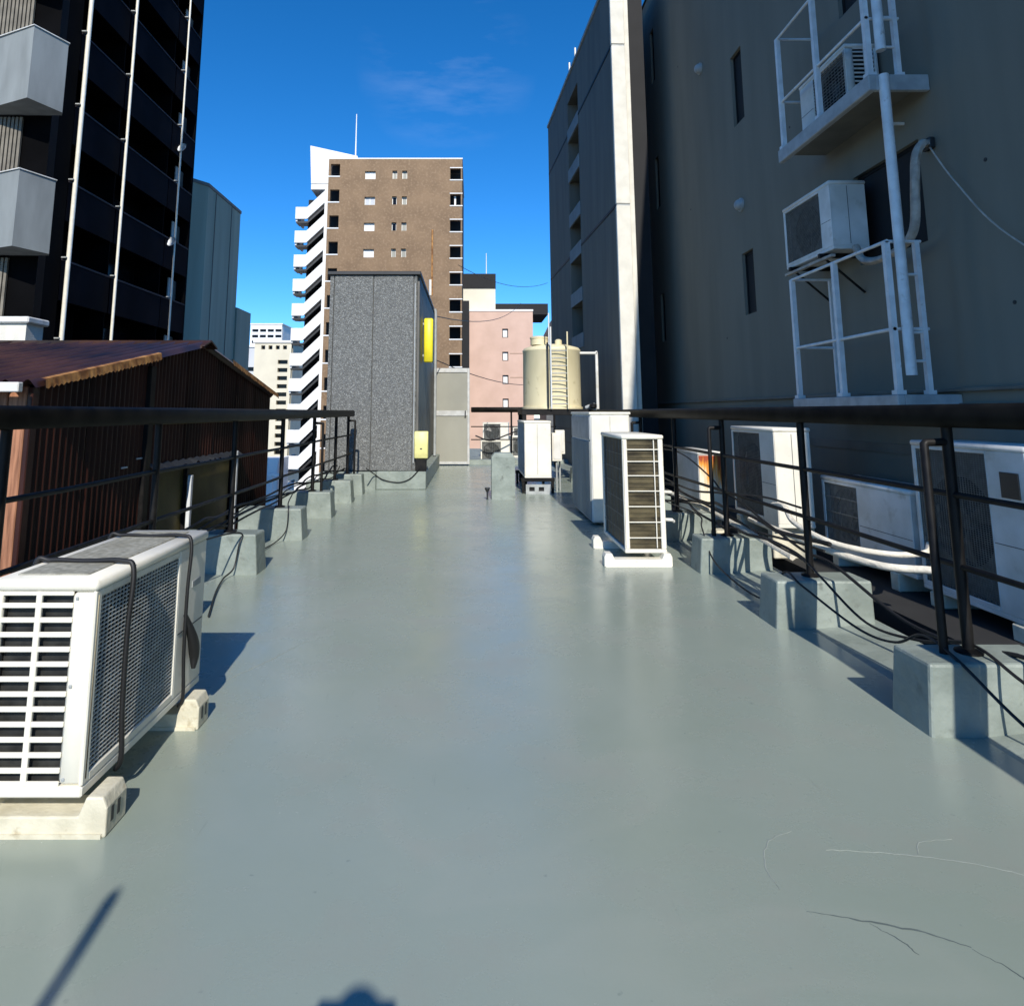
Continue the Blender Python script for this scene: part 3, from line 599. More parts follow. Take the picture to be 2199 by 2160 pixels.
# ---- water tank
t = thing('water_tank', 'cream cylindrical water tank on a black steel frame', 'water tank', (1.38, 11.45, 0))
MB().lathe([(0.50, 1.245), (0.52, 1.25), (0.52, 1.285), (0.495, 1.29), (0.492, 2.22), (0.50, 2.23), (0.50, 2.25), (0.47, 2.29), (0.3, 2.34), (0.12, 2.36)], n=48).build('shell', M_tank, t, 40)
MB().lathe([(0.15, 2.335), (0.15, 2.44), (0.16, 2.445), (0.16, 2.47), (0.10, 2.49)], (-0.22, -0.12, 0), 20).build('manhole_cap', M_tank, t, 40)
MB().lathe([(0.06, 2.33), (0.06, 2.41), (0.03, 2.43)], (0.1, -0.2, 0), 14).build('vent_cap', M_tank, t, 40)
lad = MB()
for x in (-0.075, 0.20): MB().tube([(x, -0.56, 1.25), (x, -0.56, 2.60 if x < 0 else 2.52)], 0.013, 8).build('ladder_rail', M_tank if x > 0 else M_steel_white, t, 50)
for k in range(8): MB().tube([(-0.075, -0.56, 1.33 + 0.125 * k), (0.20, -0.56, 1.33 + 0.125 * k)], 0.009, 6).build('ladder_rung', M_galv, t, 50)
MB().tube([(-0.125, -0.53, 1.26), (-0.125, -0.53, 2.34)], 0.016, 8).build('level_pipe', M_trim, t, 50)
MB().tube([(-0.11, -0.62, 2.3), (-0.11, -0.62, 2.82)], 0.012, 8).build('antenna_rod', M_steel_white, t, 50)
MB().tube(bez([(0.45, -0.1, 2.20), (0.72, -0.1, 2.20), (0.755, -0.1, 2.19), (0.765, -0.1, 2.14), (0.765, -0.1, 1.25)], 6), 0.026, 10).build('overflow_pipe', M_white_dirty, t, 50)
for y in (-0.5, 0.42): MB().cbox(-0.56, y, 1.15, 0.60, y + 0.08, 1.243, 0.004).build('frame_beam', M_black, t)
for x in (-0.56, 0.52): MB().cbox(x, -0.42, 1.16, x + 0.08, 0.42, 1.235, 0.004).build('frame_beam', M_black, t)
for x in (-0.55, 0.52):
    for y in (-0.49, 0.43): MB().cbox(x, y, 0, x + 0.065, y + 0.065, 1.152, 0.004).build('leg', M_black, t)
MB().tube(bez([(0.50, -0.45, 1.27), (0.6, -0.5, 1.30), (0.64, -0.5, 1.2), (0.66, -0.48, 0.1)], 6), 0.03, 10).build('outlet_pipe', M_galv, t, 50)
MB().lathe([(0.035, 1.26), (0.06, 1.275), (0.06, 1.32), (0.02, 1.34)], (0.60, -0.56, 0), 12).build('valve', M_black, t, 50)

# ------------------------------------------------------------------ penthouse
pt = thing('stair_penthouse', 'grey pebble dashed stair penthouse at the far left of the roof', 'penthouse', (0, 0, 0))
MB().box(-2.34, 10.76, 0.0, -0.90, 15.3, 3.42).build('core', M_side, pt)
px = [-2.345, -2.27, -1.62, -0.955, -0.895]
for a, c in zip(px, px[1:]):
    MB().cbox(a + 0.006, 10.72, 0.28, c - 0.006, 10.79, 3.44, 0.006).build('wall_panel', M_pebble, pt)
for k in range(6):
    y0 = 10.80 + k * 0.75; MB().cbox(-0.905, y0 + 0.004, 0.28, -0.865, y0 + 0.746, 3.44, 0.005).build('wall_panel', M_side, pt)
MB().cbox(-2.38, 10.68, 3.44, -0.84, 15.34, 3.50, 0.008).build('roof_cap', M_trim, pt)
MB().cbox(-1.50, 10.60, 0.0, -0.72, 15.0, 0.275, 0.01).build('base_kerb', M_plinth, pt)
MB().cbox(-2.40, 10.60, -0.4, -1.505, 10.75, 0.265, 0.01).build('base_kerb', M_plinth, pt)
MB().tube([(-0.93, 10.705, 0.4), (-0.93, 10.705, 3.3)], 0.012, 6).build('conduit', M_galv, pt, 50)
dp = MB().tube(bez([(-0.80, 14.1, 3.4), (-0.78, 14.1, 3.3), (-0.78, 14.1, 2.9), (-0.78, 14.1, 0.3)], 5), 0.03, 8).build('drain_pipe', M_galv, pt, 50)
ant = thing('antenna_pole', 'thin rust brown pole on the penthouse roof against the brown tower', 'pole', (-0.80, 13.0, 3.5))
MB().tube([(0, 0, 0), (0, 0, 1.35)], 0.019, 8).build('pole', M_verge, ant, 50); MB().tube([(-0.03, 0, 0), (-0.03, 0, 0.32)], 0.03, 8).build('sleeve', M_white_dirty, ant, 50)
o = thing('sign_box', 'bright yellow projecting sign box high on the penthouse side wall', 'sign', (-0.865, 11.55, 2.06))
MB().cbox(0.02, 0, 0, 0.18, 0.10, 0.78, 0.02).build('box', M_yellow, o, 60); MB().cbox(-0.01, 0.03, 0.1, 0.03, 0.07, 0.14, 0.003).build('bracket', M_galv, o); MB().cbox(-0.01, 0.03, 0.66, 0.03, 0.07, 0.70, 0.003).build('bracket', M_galv, o)
o = thing('junction_box', 'pale yellow junction box on the kerb at the foot of the penthouse', 'box', (-0.91, 10.62, 0.275))
MB().cbox(0.02, 0.02, 0, 0.19, 0.16, 0.20, 0.006).build('stand', M_black, o); MB().cbox(0, 0, 0.20, 0.215, 0.18, 0.62, 0.012).build('housing', M_yellow_pale, o, 60)
MB().box(0.09, -0.0015, 0.34, 0.125, 0.001, 0.36).build('label_mark', M_print, o)
# gate
gt = thing('screen_door', 'tall pale door with two frosted panels in an aluminium frame', 'door', (-0.89, 15.25, 0.03))
W_, H_ = 0.84, 2.17
for (a, c, z0, z1) in ((0, 0.055, 0, H_), (W_ - 0.055, W_, 0, H_), (0.055, W_ - 0.055, 0, 0.06), (0.055, W_ - 0.055, H_ - 0.10, H_), (0.055, W_ - 0.055, 1.08, 1.20)):
    MB().cbox(a, 0, z0, c, 0.05, z1, 0.005).build('frame_bar', M_alu, gt)
for z0, z1 in ((0.06, 1.08), (1.20, H_ - 0.10)): MB().box(0.055, 0.02, z0, W_ - 0.055, 0.035, z1).build('panel', M_frost, gt)
MB().tube([(W_ - 0.1, -0.03, 1.08), (W_ - 0.1, -0.03, 1.2)], 0.012, 8).cbox(W_ - 0.115, -0.03, 1.06, W_ - 0.085, 0.02, 1.085, 0.003).build('handle', M_trim, gt)

# ------------------------------------------------------------------ window helper
def window(parent, fn, u0, u1, v0, v1, w, fw=0.04, m_frame=M_frame, m_pane=M_glass, mull=0, name='window'):
    f = MB(); d = fw * 0.8
    f.box(u0, v0, w - d, u1, v0 + fw, w, fn); f.box(u0, v1 - fw, w - d, u1, v1, w, fn); f.box(u0, v0 + fw, w - d, u0 + fw, v1 - fw, w, fn); f.box(u1 - fw, v0 + fw, w - d, u1, v1 - fw, w, fn)
    for k in range(mull):
        uc = u0 + (u1 - u0) * (k + 1) / (mull + 1); f.box(uc - fw / 2, v0 + fw, w - d, uc + fw / 2, v1 - fw, w, fn)
    o = f.build(name, m_frame, parent)
    MB().box(u0 + fw * 0.5, v0 + fw * 0.5, w - d * 0.55, u1 - fw * 0.5, v1 - fw * 0.5, w - d * 0.35, fn).build('pane', m_pane, o)
    return o

# ------------------------------------------------------------------ near right building
WX = 3.5; TOPZ = 9.36
nb = thing('grey_building', 'tall slate grey building wall filling the right side', 'building', (0, 0, 0))
wins = [(11.83, 12.06, 7.49, 8.55), (11.83, 12.06, 4.98, 5.97), (11.83, 12.06, 2.47, 3.35), (8.02, 8.36, 4.95, 5.93), (8.02, 8.36, 2.42, 3.22), (4.93, 5.82, 2.50, 3.32), (4.93, 5.82, 4.9, 6.1)]
fnR = lambda u, v, w: (WX + w, u, v)
MB().holed(-3.2, 13.9, -13, TOPZ, wins, fnR, 0.16).build('wall', M_slate, nb, fix=False)
bdy = MB(); bdy.box(WX + 0.18, -3.2, -13, 9.5, 13.9, TOPZ); bdy.build('core', M_slate, nb)
MB().box(WX - 0.03, -3.22, TOPZ, 9.55, 13.92, TOPZ + 0.03).build('roof_cap', M_trim, nb)
for i, (a, c, z0, z1) in enumerate(wins): window(nb, fnR, a, c, z0, z1, 0.065, 0.03, M_frame, M_cavity, 1 if c - a > 0.6 else 0)
for z in (1.372, 1.262): MB().cbox(WX - 0.035, 3.0, z - 0.03, WX + 0.01, 13.6, z, 0.006).build('ledge', M_slate2, nb)
MB().box(WX - 0.012, -3.1, 0.86, WX + 0.01, 7.5, 0.94).build('ledge', M_slate2, nb)
def vent_cap(y, z):
    mb = MB(); n = 12
    for k in range(5):
        a = k / 4 * math.pi / 2
        for j in range(n): th_ = 2 * math.pi * j / n; rr = 0.075 * math.cos(a * 0.92); mb.v.append((WX - 0.02 - 0.07 * math.sin(a), y + rr * math.cos(th_), z + rr * math.sin(th_)))
    for k in range(4):
        for j in range(n): a = k * n + j; b2 = k * n + (j + 1) % n; mb.f.append((a, b2, b2 + n, a + n))
    mb.f.append(tuple(4 * n + j for j in range(n)))
    mb.tube([(WX + 0.01, y, z), (WX - 0.02, y, z)], 0.09, 14)
    mb.build('vent_cap', M_galv, nb, 50)
vent_cap(9.47, 6.40); vent_cap(8.28, 3.86)
MB().tube([(WX, 5.075, 3.51), (WX - 0.10, 5.075, 3.51), (WX - 0.13, 5.075, 3.50)], [0.014, 0.014, 0.028], 8).build('wall_spout', M_white_dirty, nb, 50)
for i, (yy, zz) in enumerate(((10.5, 7.0), (10.2, 4.4), (6.9, 4.3), (4.3, 2.9), (4.2, 1.9), (9.0, 2.2))): MB().lathe([(0.014, 0), (0.014, 0.01)], (0, 0, 0), 8).build('wall_plug', M_trim, nb).matrix_world = Matrix.Translation((WX - 0.004, yy, zz)) @ Matrix.Rotation(R(90), 4, 'Y')

# service platforms
def platform(label, z, posts, y0, y1, top, rungs, xo=3.08):
    t = thing('service_platform', label, 'platform', (0, 0, 0), 0, 'steel service platforms')
    MB().box(xo - 0.03, y0 - 0.04, z - 0.05, WX - 0.002, y1 + 0.04, z).build('deck', M_slate2, t)
    MB().cbox(xo - 0.045, y0 - 0.05, z - 0.13, xo + 0.01, y1 + 0.05, z - 0.002, 0.006).build('edge_beam', M_galv, t)
    MB().cbox(xo + 0.01, y0 - 0.05, z - 0.13, WX - 0.002, y0 - 0.01, z - 0.002, 0.004).build('edge_beam', M_galv, t)
    for y in posts:
        MB().box(xo - 0.02, y - 0.02, z, xo + 0.02, y + 0.02, z + top).box(xo - 0.035, y - 0.03, z, xo + 0.035, y + 0.03, z + 0.03).build('post', M_steel_white, t)
    MB().box(3.285, y0 - 0.018, z, 3.32, y0 + 0.018, z + top).box(3.275, y0 - 0.026, z, 3.335, y0 + 0.026, z + 0.03).build('post', M_steel_white, t)
    for y in (y1,): MB().box(WX - 0.07, y - 0.015, z, WX - 0.04, y + 0.015, z + top).build('post', M_steel_white, t)
    for zz in (z + top, z + top * 0.42):
        MB().tube([(xo, y0 - 0.02, zz), (xo, y1 + 0.02, zz)], 0.014, 8).build('rail', M_steel_white, t, 50)
        MB().tube([(xo, y0, zz), (3.34, y0, zz)], 0.013, 8).build('rail', M_steel_white, t, 50)
        for y in (y1,): MB().tube([(xo, y, zz), (WX - 0.02, y, zz)], 0.013, 8).build('rail', M_steel_white, t, 50)
    for zz in rungs: MB().tube([(3.16, y0, z + zz), (3.30, y0, z + zz)], 0.011, 8).build('rung', M_steel_white, t, 50)
    return t
platform('lower white steel platform railing on the grey wall, just above the roof railing', 1.325, [6.24, 5.5, 4.79], 4.79, 6.24, 1.13, (0.24, 0.45, 0.88))
platform('upper white steel platform holding a unit, at the top right on the grey wall', 3.76, [6.2, 5.52, 4.79], 4.79, 6.2, 1.16, (0.25, 0.5, 0.75))
o = MB().tube([(3.147, 4.735, 1.46), (3.147, 4.735, 3.75)], 0.036, 12).build('drain_pipe', M_steel_white, None, 50); tag(o, 'thick white vertical pipe running between the two wall platforms', 'pipe')
o = MB().tube([(3.147, 4.735, 3.95), (3.147, 4.735, 5.6)], 0.036, 12).build('drain_pipe', M_steel_white, None, 50); tag(o, 'thick white vertical pipe above the upper wall platform', 'pipe')
# wall units
ac_unit('air_conditioner', 'grey white outdoor unit on wall brackets beside the big dark window', (3.14, 6.45, 2.60), R(-90), 0.86, 0.32, 0.62, 'hi', 'plain', 'fan', M_white_dirty, fine=True, panel_frac=0.2, panel_near=True, wire=M_wire_dark)
wb = thing('wall_bracket', 'dark steel brackets carrying the outdoor unit on the grey wall', 'bracket', (0, 0, 0))
for y in (5.75, 6.3):
    MB().cbox(3.10, y, 2.56, 3.498, y + 0.035, 2.598, 0.003).build('arm', M_black, wb); MB().tube([(3.14, y + 0.02, 2.57), (3.49, y + 0.02, 2.25)], 0.012, 6).build('brace', M_black, wb)
MB().cbox(3.12, 5.60, 2.535, 3.16, 6.46, 2.56, 0.003).build('arm', M_hose, wb)
ac_unit('air_conditioner', 'small outdoor unit standing on the upper wall platform', (3.19, 6.05, 3.765), R(-90), 0.78, 0.28, 0.56, 'hi', 'slots', 'fan', M_white_dirty, fine=False)
cable([(3.46, 4.78, 3.22), (3.38, 4.73, 3.19), (3.32, 4.72, 3.08), (3.30, 4.73, 2.85), (3.29, 4.77, 2.55), (3.29, 4.95, 2.44), (3.29, 5.25, 2.42), (3.28, 5.42, 2.47), (3.28, 5.5, 2.6)], 0.032, 'beige lagged pipe looping from the wall down to the bracket unit', None, M_hose, 'lagged_pipe', 'pipe', 10)
wbx = thing('wall_junction', 'small dark cable junction fixed on the grey wall', 'junction box', (3.5, 4.79, 3.2)); MB().cbox(-0.05, -0.05, -0.03, 0.0, 0.05, 0.06, 0.01).build('housing', M_trim, wbx); MB().cbox(-0.075, -0.02, -0.01, -0.045, 0.02, 0.03, 0.006).build('clamp', M_white_dirty, wbx)
cable([(3.46, 4.77, 3.2), (3.44, 4.5, 2.80), (3.44, 4.1, 2.31), (3.44, 3.2, 1.6)], 0.006, 'thin pale wire sagging across the grey wall at the right edge', None, M_hose, 'wire', 'wire')

# neighbour ledge with units in the gap
ld = MB(); ld.box(2.62, -3.2, -1.2, WX - 0.004, 9.0, -0.02); tag(ld.build('neighbour_ledge', M_dkroof), kind='structure')
ac_unit('air_conditioner', 'large outdoor unit at the right edge with a wide dark wire grille', (2.95, 4.52, 0.07), R(-90), 0.92, 0.34, 0.945, 'hi', 'plain', 'fan', M_white_dirty, fine=True, panel_frac=0.30, panel_near=True, wire=M_wire_dark)
MB().cbox(0.74, -0.006, 0.66, 0.87, 0.001, 0.80, 0.002).build('label_plate', M_fan, [o for o in COL.objects if o.get('label', '').startswith('large outdoor unit at the right')][0])
ac_unit('air_conditioner', 'low outdoor unit with vertical slats and a bright top, beyond the right edge unit', (2.95, 5.72, 0.10), R(-90), 1.14, 0.32, 0.575, 'hi', 'plain', 'fan', M_white_dirty, fine=False, panel_frac=0.55, panel_near=True, bars=True)
ac_unit('air_conditioner', 'tall sunlit white outdoor unit standing behind the right railing', (2.56, 6.62, 0.24), R(-90), 0.92, 0.31, 0.825, 'hi', 'plain', 'fan', M_white, fine=True, panel_frac=0.3, panel_near=True, wire=M_wire_dark)
ac_unit('air_conditioner', 'rust stained outdoor unit behind the right railing', (2.36, 7.92, 0.10), R(-90), 0.88, 0.24, 0.69, 'hi', 'plain', 'plain', M_white_dirty, fine=False)
ru = [o for o in COL.objects if o.get('label', '').startswith('rust stained')][0]
rp = MB().cbox(0.88, 0.006, 0.04, 0.889, 0.234, 0.65, 0.003).build('stained_panel', M_rust, ru); rp['label'] = 'end panel streaked with orange rust'
st = thing('unit_stand', 'pale feet under the tall sunlit unit behind the right railing', 'stand', (0, 0, 0))
for y in (5.78, 6.45): MB().cbox(2.54, y, -0.02, 2.90, y + 0.10, 0.238, 0.008).build('foot', M_cream, st)
st = thing('unit_stand', 'feet under the large unit at the right edge', 'stand', (0, 0, 0))
for y in (3.7, 4.35): MB().cbox(2.93, y, -0.02, 3.3, y + 0.09, 0.068, 0.006).build('foot', M_cream, st)
st = thing('unit_stand', 'feet under the low slatted unit behind the right railing', 'stand', (0, 0, 0))
for y in (4.75, 5.5): MB().cbox(2.93, y, -0.02, 3.28, y + 0.09, 0.098, 0.006).build('foot', M_cream, st)
st = thing('unit_stand', 'feet under the rust stained unit', 'stand', (0, 0, 0))
for y in (7.15, 7.75): MB().cbox(2.36, y, -0.02, 2.62, y + 0.09, 0.098, 0.006).build('foot', M_cream, st)
MB().box(2.30, 7.0, -1.2, 2.619, 9.0, -0.022).build('neighbour_ledge', M_dkroof)['kind'] = 'structure'
# pipes lying in the gap
cable([(2.30, 5.2, 0.50), (2.27, 4.95, 0.52), (2.24, 4.75, 0.44), (2.32, 4.5, 0.37), (2.45, 4.35, 0.34), (2.62, 4.24, 0.33), (2.80, 4.25, 0.34), (2.93, 4.4, 0.36)], 0.019, 'pale lagged pipe looping between the units behind the right railing', 'lagged pipes', M_hose_white, 'lagged_pipe', 'pipe')
cable([(2.28, 5.6, 0.33), (2.30, 5.0, 0.32), (2.34, 4.6, 0.30), (2.5, 4.22, 0.27), (2.7, 4.05, 0.28)], 0.023, 'thicker pale pipe under the looping one behind the right railing', 'lagged pipes', M_hose_white, 'lagged_pipe', 'pipe')
cable([(2.10, 7.5, 0.36), (2.09, 6.6, 0.35), (2.09, 6.0, 0.34), (2.08, 5.4, 0.32), (2.09, 4.9, 0.29), (2.12, 4.55, 0.25)], 0.022, 'long pale hose lying along the right kerb', 'lagged pipes', M_hose_white, 'lagged_pipe', 'pipe')
for k in range(3):
    o = MB().cbox(2.14 + 0.02 * k, 5.55 + 0.5 * k, 0.032, 2.27, 5.7 + 0.5 * k, 0.13 + 0.03 * k, 0.012).build('foam_block', M_cream); tag(o, ['nearest', 'middle', 'farthest'][k] + ' pale foam block lying on the right kerb', 'block', 'foam blocks on the right kerb')

# ------------------------------------------------------------------ fin building on the right, far
FA = math.atan(0.0568)
fb = thing('stair_block', 'dark blue grey stair block with pale end column, beyond the grey wall', 'building', (2.50, 11.05, 0), FA)
fnF = lambda u, v, w: (w, u, v)           # local: y along wall, x into it
ops = [(2.55, 3.68, 7.79, 8.46), (2.62, 3.75, 6.80, 7.50), (2.70, 3.83, 5.72, 6.54), (2.80, 3.93, 4.86, 5.52), (2.90, 4.03, 3.84, 4.56), (3.0, 4.13, 2.86, 3.54)]
ops = [(2.75, 3.85, z0, z1) for (_, _, z0, z1) in ops]
MB().holed(0.03, 6.45, -13, 9.05, ops, fnF, 0.28).build('wall', M_slate2, fb, fix=False)
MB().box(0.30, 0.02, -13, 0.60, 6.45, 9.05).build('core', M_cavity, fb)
MB().box(0.0, 6.45, -13, 0.60, 6.5, 9.05).build('wall', M_slate2, fb)
MB().cbox(-0.03, -0.02, 9.05, 0.62, 6.52, 9.13, 0.01).build('roof_cap', M_galv, fb)
for (a, c, z0, z1) in ops: MB().box(-0.015, a - 0.02, z0 - 0.30, 0.02, c + 0.02, z0).build('spandrel', M_band, fb); 
for z in (7.70, 4.74): MB().box(-0.012, 0.03, z - 0.025, 0.01, 6.45, z + 0.025).build('groove', M_frame, fb)
zz = -13
MB().box(0.0, -0.045, -13, 0.23, 0.025, 9.04).build('column_core', M_galv, fb)
for z0, z1 in ((-13, 4.722), (4.758, 7.682), (7.718, 9.05)): MB().cbox(-0.01, -0.06, z0, 0.235, 0.02, z1, 0.008).build('column_segment', M_pil, fb)
MB().cbox(0.245, 0.0, -13, 0.33, 0.03, 9.0, 0.006).build('column_return', M_pil, fb)
for (y, z) in ((1.9, 9.13), (2.55, 9.13)):
    MB().tube([(0.05, y + 1.2, z), (0.05, y + 1.2, z + 0.35)], 0.02, 6).build('vent_pipe', M_white, fb)

# ------------------------------------------------------------------ corrugated shed on the left
sh = thing('corrugated_shed', 'brown corrugated shed with pitched roof behind the left railing', 'shed', (0, 0, 0))
SX = -3.0
def roofz(y):
    ya, za, yr, zr, yb, zb = 4.55, 1.40, 7.28, 1.93, 9.9, 1.44
    return za + (zr - za) * (y - ya) / (yr - ya) if y < yr else zr + (zb - zr) * (y - yr) / (yb - yr)
def corr_sheet(y0, y1, zlo, x, name='corrugated_sheet', pitch=0.076, amp=0.012, zt=None):
    mb = MB(); n = max(2, int((y1 - y0) / pitch * 6)); 
    for k in range(n + 1):
        y = y0 + (y1 - y0) * k / n; xx = x + amp * math.sin(2 * math.pi * y / pitch); zt_ = (roofz(y) - 0.015) if zt is None else zt
        mb.v += [(xx, y, zlo), (xx, y, zt_)]
    for k in range(n): a = 2 * k; mb.f.append((a, a + 2, a + 3, a + 1))
    return mb.build(name, M_corr, sh, 60, fix=False)
edges = [4.57, 5.2, 5.8, 6.33]
for k, (a, c) in enumerate(zip(edges, edges[1:])): corr_sheet(a, c + 0.03, -3, SX + 0.006 * (k % 2))
for k, (a, c) in enumerate(((6.33, 7.0), (7.0, 7.7), (7.7, 8.45))): corr_sheet(a, c + 0.03, 0.66 + 0.0 * k, SX + 0.006 * (k % 2) - 0.004)
for k, (a, c) in enumerate(((8.45, 9.15), (9.15, 9.86))): corr_sheet(a, c + 0.02, -3, SX + 0.006 * (k % 2))
# core behind (so that the sheets have a body)
c_ = MB(); poly = [(4.60, -3), (9.84, -3), (9.84, 1.40), (7.28, 1.88), (4.60, 1.37)]
c_.prism(poly, lambda y, z: (SX - 0.05, y, z), lambda y, z: (SX - 3.4, y, z)); c_.build('frame_core', M_cavity, sh)
for (a, c) in ((6.40, 7.05), (7.14, 8.36)): MB().cbox(SX - 0.03, a, -0.75, SX - 0.005, c, 0.64, 0.006).build('olive_board', M_olive, sh)
MB().cbox(SX - 0.045, 7.05, -3, SX + 0.03, 7.12, 0.66, 0.006).build('dark_post', M_black, sh)
MB().cbox(SX - 0.02, 6.10, -3, SX + 0.05, 6.20, 1.62, 0.006).build('dark_post', M_black, sh)
for y, z1 in ((7.05, 0.55), (8.38, 0.72)): MB().cbox(SX + 0.05, y - 0.028, -3, SX + 0.09, y + 0.028, z1, 0.006).build('white_post', M_steel_white, sh)
# sagging flashing over the opening
fl = MB(); P = []
for k in range(41):
    y = 6.2 + 2.35 * k / 40; fl.v += [(SX + 0.02, y, 0.72 + 0.01 * math.sin(k * 2.1)), (SX + 0.10, y, 0.665 + 0.012 * math.sin(k * 2.4 + 0.6) + random.uniform(-0.02, 0.02))]
for k in range(40): a = 2 * k; fl.f.append((a, a + 1, a + 3, a + 2))
fl.build('torn_flashing', M_trim, sh, fix=False)
MB().cbox(SX, 6.2, 1.08, SX + 0.025, 9.84, 1.17, 0.004).build('wall_rail', M_olive, sh)
# near end wall: vertical boards
for k in range(14):
    x1 = SX - 0.03 - k * 0.13; MB().cbox(x1 - 0.122, 4.52 + random.uniform(-0.008, 0.008), -3, x1, 4.56, 1.375 - 0.0 * k, 0.006).build('board', M_wood, sh)
MB().cbox(SX - 1.95, 4.36, 1.33, SX + 0.02, 4.41, 1.395, 0.006).build('eave_trim', M_white_dirty, sh)
MB().cbox(SX - 0.025, 4.525, -3, SX + 0.012, 4.60, 1.37, 0.006).build('corner_trim', M_corr, sh)
# roof sheets (near slope and far slope), ribs run up the slope
def roof_sheet(x0, x1, ya, za, yb, zb):
    mb = MB(); n = int((x1 - x0) / 0.15 * 10); 
    for k in range(n + 1):
        x = x0 + (x1 - x0) * k / n; dz = 0.03 * math.sin(2 * math.pi * x / 0.15); mb.v += [(x, ya, za + dz), (x, yb, zb + dz)]
    for k in range(n): a = 2 * k; mb.f.append((a, a + 2, a + 3, a + 1))
    return mb.build('roof_sheet', M_corr_roof, sh, 60, fix=False)
for k in range(5):
    x1 = SX + 0.10 - k * 0.72; roof_sheet(x1 - 0.75, x1, 4.42, 1.385 + 0.004 * (k % 2), 7.28, 1.945 + 0.004 * (k % 2)); roof_sheet(x1 - 0.75, x1, 10.0, 1.435 + 0.004 * (k % 2), 7.28, 1.945 + 0.004 * (k % 2))
MB().prism([(7.10, 1.915), (7.28, 1.985), (7.46, 1.915), (7.46, 1.90), (7.28, 1.965), (7.10, 1.90)], lambda y, z: (SX + 0.12, y, z), lambda y, z: (SX - 3.5, y, z)).build('ridge_cap', M_corr_roof, sh)
# jagged rusty verge on the near slope and the far slope
for (ya, yb) in ((4.5, 6.15), (8.0, 9.95)):
    v = MB(); n = 60
    for k in range(n + 1):
        y = ya + (yb - ya) * k / n; z = roofz(y); v.v += [(SX + 0.075, y, z + 0.038), (SX + 0.105, y, z + 0.032), (SX + 0.115, y, z - 0.02 - (0.012 if k % 2 else 0.0) - random.uniform(0, 0.01))]
    for k in range(n): a = 3 * k; v.f += [(a, a + 1, a + 4, a + 3), (a + 1, a + 2, a + 5, a + 4)]
    v.build('verge_strip', M_verge, sh, fix=False)
for (y, z) in ((5.05, 0.62), (5.75, 0.72), (6.0, 0.78)): MB().cbox(SX + 0.012, y, z, SX + 0.02, y + 0.10, z + 0.014, 0.002).build('rivet_strip', M_steel_white, sh)

# pale rooftop box at the left edge
o = thing('rooftop_box', 'pale concrete box with white coping at the far left above the shed roof', 'box', (-8.4, 10.0, 0)); MB().box(0, 0, -3, 1.60, 0.4, 2.54).build('wall', M_pil, o); MB().cbox(-0.06, -0.06, 2.54, 1.66, 0.46, 2.64, 0.02).build('coping', M_white_dirty, o)

# ------------------------------------------------------------------ far-left building with box balconies
pb = thing('balcony_building', 'building at the far left with chunky grey box balconies', 'building', (0, 0, 0))
MB().prism([(-8.98, 13.36), (-10.7, 16.2), (-12.6, 16.2), (-12.6, 13.36)], lambda a, c: (a, c, -13), lambda a, c: (a, c, 26)).build('core', M_dark_wall, pb)
for k in range(-3, 7):
    zb = 4.40 + 3.06 * k; zt_ = zb + 1.56
    poly = [(-8.92, 12.5), (-8.90, 13.34), (-13.0, 13.34), (-13.0, 13.9 - 0.6), (-9.9, 13.02)]
    MB().prism([(-8.95, 12.52), (-8.66, 13.2), (-8.75, 13.34), (-12.6, 13.34), (-12.6, 13.33), (-9.95, 12.95)], lambda a, c: (a, c, zb), lambda a, c: (a, c, zt_)).build('balcony', M_panel_grey, pb)
    MB().prism([(-8.94, 12.49), (-8.63, 13.2), (-8.75, 13.34), (-12.6, 13.34), (-12.6, 13.30), (-9.96, 12.92)], lambda a, c: (a, c, zt_), lambda a, c: (a, c, zt_ + 0.02)).build('coping', M_white_dirty, pb)
    for j in range(24):
        xx = -9.55 - j * 0.085; MB().box(xx - 0.055, 13.28, zt_ + 0.10, xx, 13.33, zb + 3.0).build('slat', M_louvre, pb)

# ------------------------------------------------------------------ dark apartment block on the left
db = thing('dark_apartment_block', 'tall shade darkened apartment block with balconies and white downpipes', 'building', (0, 0, 0))
DX, ST = -14.0, 2.77
MB().box(-24, 19.2, -13, DX - 1.3, 31.4, 23.2).build('core', M_dark_wall, db)
MB().box(-24, 31.76, -13, DX - 0.02, 31.9, 23.4).build('end_wall', M_dark_wall, db)
MB().box(-24, 19.0, -13, DX, 22.0, 23.4).build('end_wall', M_dark_wall, db)
floors = [2.53 + ST * k for k in range(-1, 8)]
bays = [(22.0, 25.1), (25.1, 29.3), (29.3, 31.75)]
par_m = MB().box(DX - 0.06, 0, -0.35, DX, 1, 1.02).mesh('parapet'); par_m.materials.append(M_dark_par)
cop_m = MB().box(DX - 0.09, 0, 1.02, DX + 0.03, 1, 1.08).mesh('coping'); cop_m.materials.append(M_dkcop)
